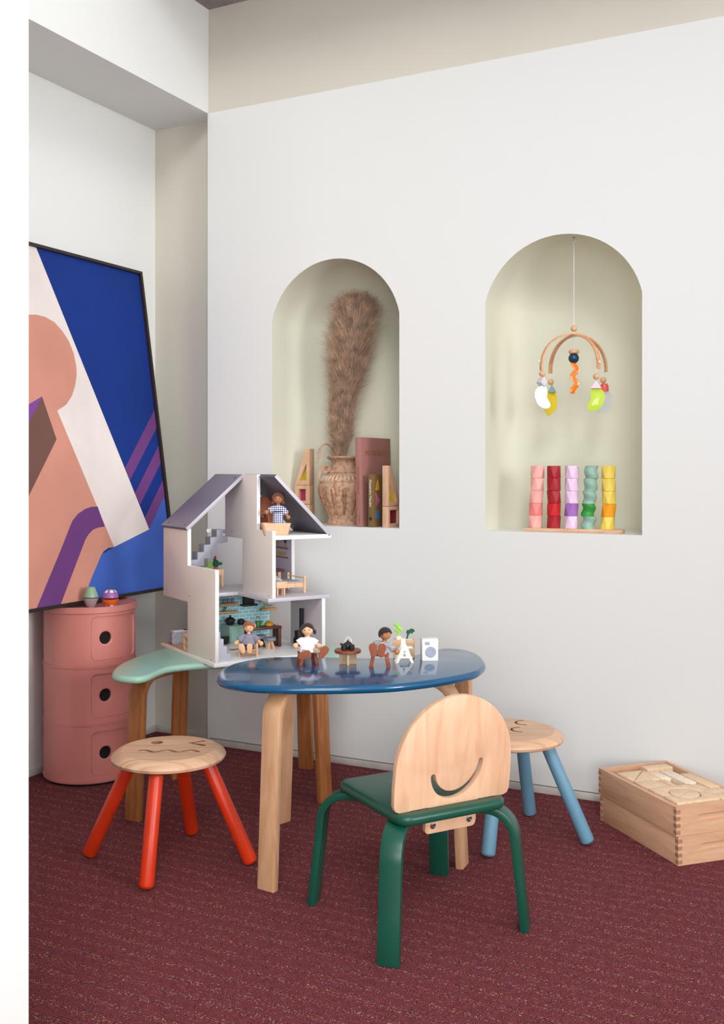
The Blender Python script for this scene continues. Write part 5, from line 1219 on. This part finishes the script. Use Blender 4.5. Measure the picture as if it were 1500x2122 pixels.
def coffee():
    t = ct('toy_round_table', 'round redwood toy table on a pale crossed base, holding the black tea set', 'toy furniture', 720.5, 1376, .05)
    MB().lathe([(.001,.0300),(.033,.0300),(.0345,.0312),(.0345,.0370),(.0335,.0382),(.001,.0382)], 56).build('tabletop', W_toyred, t)
    W_g = wood('greyed_oak', (196,168,138), (168,140,110), (60,60,12), 4)
    MB().box(-.0225,.0225,-.003,.003,0,.0301).build('cross_leg', W_g, t, bevel=.0005); MB().box(-.0035,.0035,-.0225,-.0031,0,.0301).build('cross_leg', W_g, t, bevel=.0005); MB().box(-.0035,.0035,.0031,.0225,0,.0301).build('cross_leg', W_g, t, bevel=.0005)
    X, D = G(720.5, 1376, BZ); zt = BZ+.0384; c = cw(X, D, zt); Mb = mat('charcoal_paint', (30,31,34), .45)
    p = thing('toy_teapot', 'toy black teapot with a cream loop handle on the round table', 'toy teapot', c+cw(.0005,.008)-cw(0,0), YAW)
    MB().lathe([(.001,0),(.009,0),(.0125,.004),(.0132,.008),(.0125,.0115),(.008,.0165),(.004,.0185),(.0022,.0195),(.0026,.0215),(.001,.0225)], 32).build('pot', Mb, p); MB().cyl((-.008,0,.008), (-.0205,0,.0135), .0040, .0022, 12).build('spout', Mb, p)
    MB().tube([(.0085*cos(a)+.0005, 0, .0165+.0135*sin(a)) for a in [k/18*pi for k in range(19)]], .0011, 8).build('loop_handle', M_cream, p)
    for k, (dx, lb) in enumerate(((-.0100, 'toy black teacup left of the teapot front'), (.0108, 'toy black teacup right of the teapot front'))):
        q = thing('toy_teacup', lb, 'toy cup', c+cw(dx,-.014)-cw(0,0), YAW, 'toy teacups'); MB().lathe([(.001,0),(.0060,0),(.0068,.002),(.0072,.0135),(.0066,.0138),(.006,.004),(.001,.003)], 28).build('cup', Mb, q)
coffee()
def ladder_chair():
    t = ct('toy_high_chair', 'white cut-out A-frame toy high chair beside the doll in the striped shirt', 'toy furniture', 838, 1374, .12)
    sc = 1.0; out = [(-.0245,0),(-.0165,0),(-.0105,.0125),(.0125,.0125),(.0175,0),(.0250,0),(.0062,.0455),(.004,.0495),(0,.0515),(-.004,.0495),(-.0062,.0455)]
    for dy in (0, .022):
        T = frame((0, dy, 0), (1,0,0), (0,0,1)); at(T).prism(out, -.0015, .0015, [circle(.0,.0205,.0038,14), circle(-.0,.0295,.0026,12)] if dy == 0 else []).build('side_frame', M_cream, t, bevel=.0003)
    MB().box(.004,.022,-.002,.026,.0385,.0410).build('tray', M_cream, t, bevel=.0004); MB().box(-.012,.012,.0016,.0204,.0245,.0265).build('seat', M_cream, t, bevel=.0004); MB().box(.014,.0225,.0016,.0204,.0125,.0145).build('footrest', M_cream, t, bevel=.0004)
    b = at(frame((0,.0235,0), (1,0,0), (0,0,1))); b.prism([(-.006,.034),(.0065,.034),(.0065,.056),(.004,.060),(0,.0615),(-.0035,.060),(-.006,.056)], -.001, .0015); b.build('seat_back', M_cream, t, bevel=.0004)
ladder_chair()
def planter():
    t = ct('toy_planter_table', 'pale wooden toy side table carrying two felt plants, behind the A-frame chair', 'toy furniture', 836, 1364, -.08, dd=.02)
    MB().box(-.0275,.0295,-.013,.013,.028,.0475).build('top', W_toy, t, bevel=.0008)
    for x in (-.0225, .0235): MB().box(x-.005,x+.006,-.0125,.0125,0,.0282).build('leg', W_toy, t, bevel=.0006)
    MB().box(.003,.024,-.006,.008,.0476,.0487).build('white_insert', M_cream, t)
    c = Vector(t.location)
    p = thing('toy_plant', 'lime green felt leafy plant in a round cream pot on the toy side table', 'toy plant', c+cw(-.0135,0)-cw(0,0)+Vector((0,0,.0476)), YAW)
    MB().lathe([(.001,0),(.0085,0),(.0092,.002),(.0085,.0065),(.004,.009),(.001,.009)], 28).build('pot', M_cream, p); b = MB()
    for x, z_, r, sx, sz in ((0,.012,.0045,1,1),(-.001,.019,.004,.7,1.3),(-.007,.024,.0048,1.3,.8),(.006,.0265,.0055,1.1,1),(.001,.030,.005,1,1.1),(-.002,.036,.0048,.9,1.2),(-.008,.040,.0046,1.4,.9),(-.004,.043,.0036,1.3,.7)): b.ball((x, 0, z_), r, (sx, .5, sz), n=14)
    fuse(b.build('felt_leaves', M_lime, p), .0008, 1)
    p = thing('toy_plant', 'dark green felt palm-like plant leaning right on the toy side table', 'toy plant', c+cw(.009,.001)-cw(0,0)+Vector((0,0,.0488)), YAW)
    b = MB(); b.tube([(0,0,0),(.002,0,.008),(.004,0,.014)], [.0022,.0024,.003], 10); b.ball((.004,0,.018), .0062, (1,.6,1.05), n=14)
    for x, z_, a in ((.017,.0245,.35),(.019,.021,.15),(.014,.0165,-.1),(.012,.0255,.6)): b.tube([(.006,0,.019),((x+.006)/2,0,(z_+.019)/2+.001),(x,0,z_)], [.0028,.0028,.0024], 10); b.ball((x,0,z_), .0028, n=10)
    fuse(b.build('felt_leaves', M_felt, p), .0008, 1)
planter()
def washer():
    t = ct('toy_washing_machine', 'white toy washing machine with grey round door on the blue table', 'toy appliance', 892, 1370, .10)
    MB().box(-.0225,.0205,0,.032,0,.0585).build('body', mat('soft_white_paint', (232,228,222), .4), t, bevel=.001)
    Mg = mat('washer_grey', (156,162,180), .45); T = frame((0,0,0), (1,0,0), (0,0,-1))
    b = at(TR(.0005, 0, .0245) @ Matrix.Rotation(pi/2, 4, 'X')); b.lathe([(.0065,.0002),(.0140,.0002),(.0142,.0022),(.0132,.0032),(.0075,.0032),(.0065,.0022)], 40); b.build('door_ring', Mg, t)
    b = at(TR(.0005, 0, .0245) @ Matrix.Rotation(pi/2, 4, 'X')); b.lathe([(.001,.0),(.0064,.0),(.0064,.0012),(.001,.0012)], 32); b.build('door_window', M_cream, t)
    b = at(frame((-.0085,0,.0475), (1,0,0), (0,0,1))); b.prism(rrect(-.0065,.0065,-.0040,.0040,.0015,4), 0, .0022); b.build('control_panel', Mg, t, bevel=.0003)
washer()
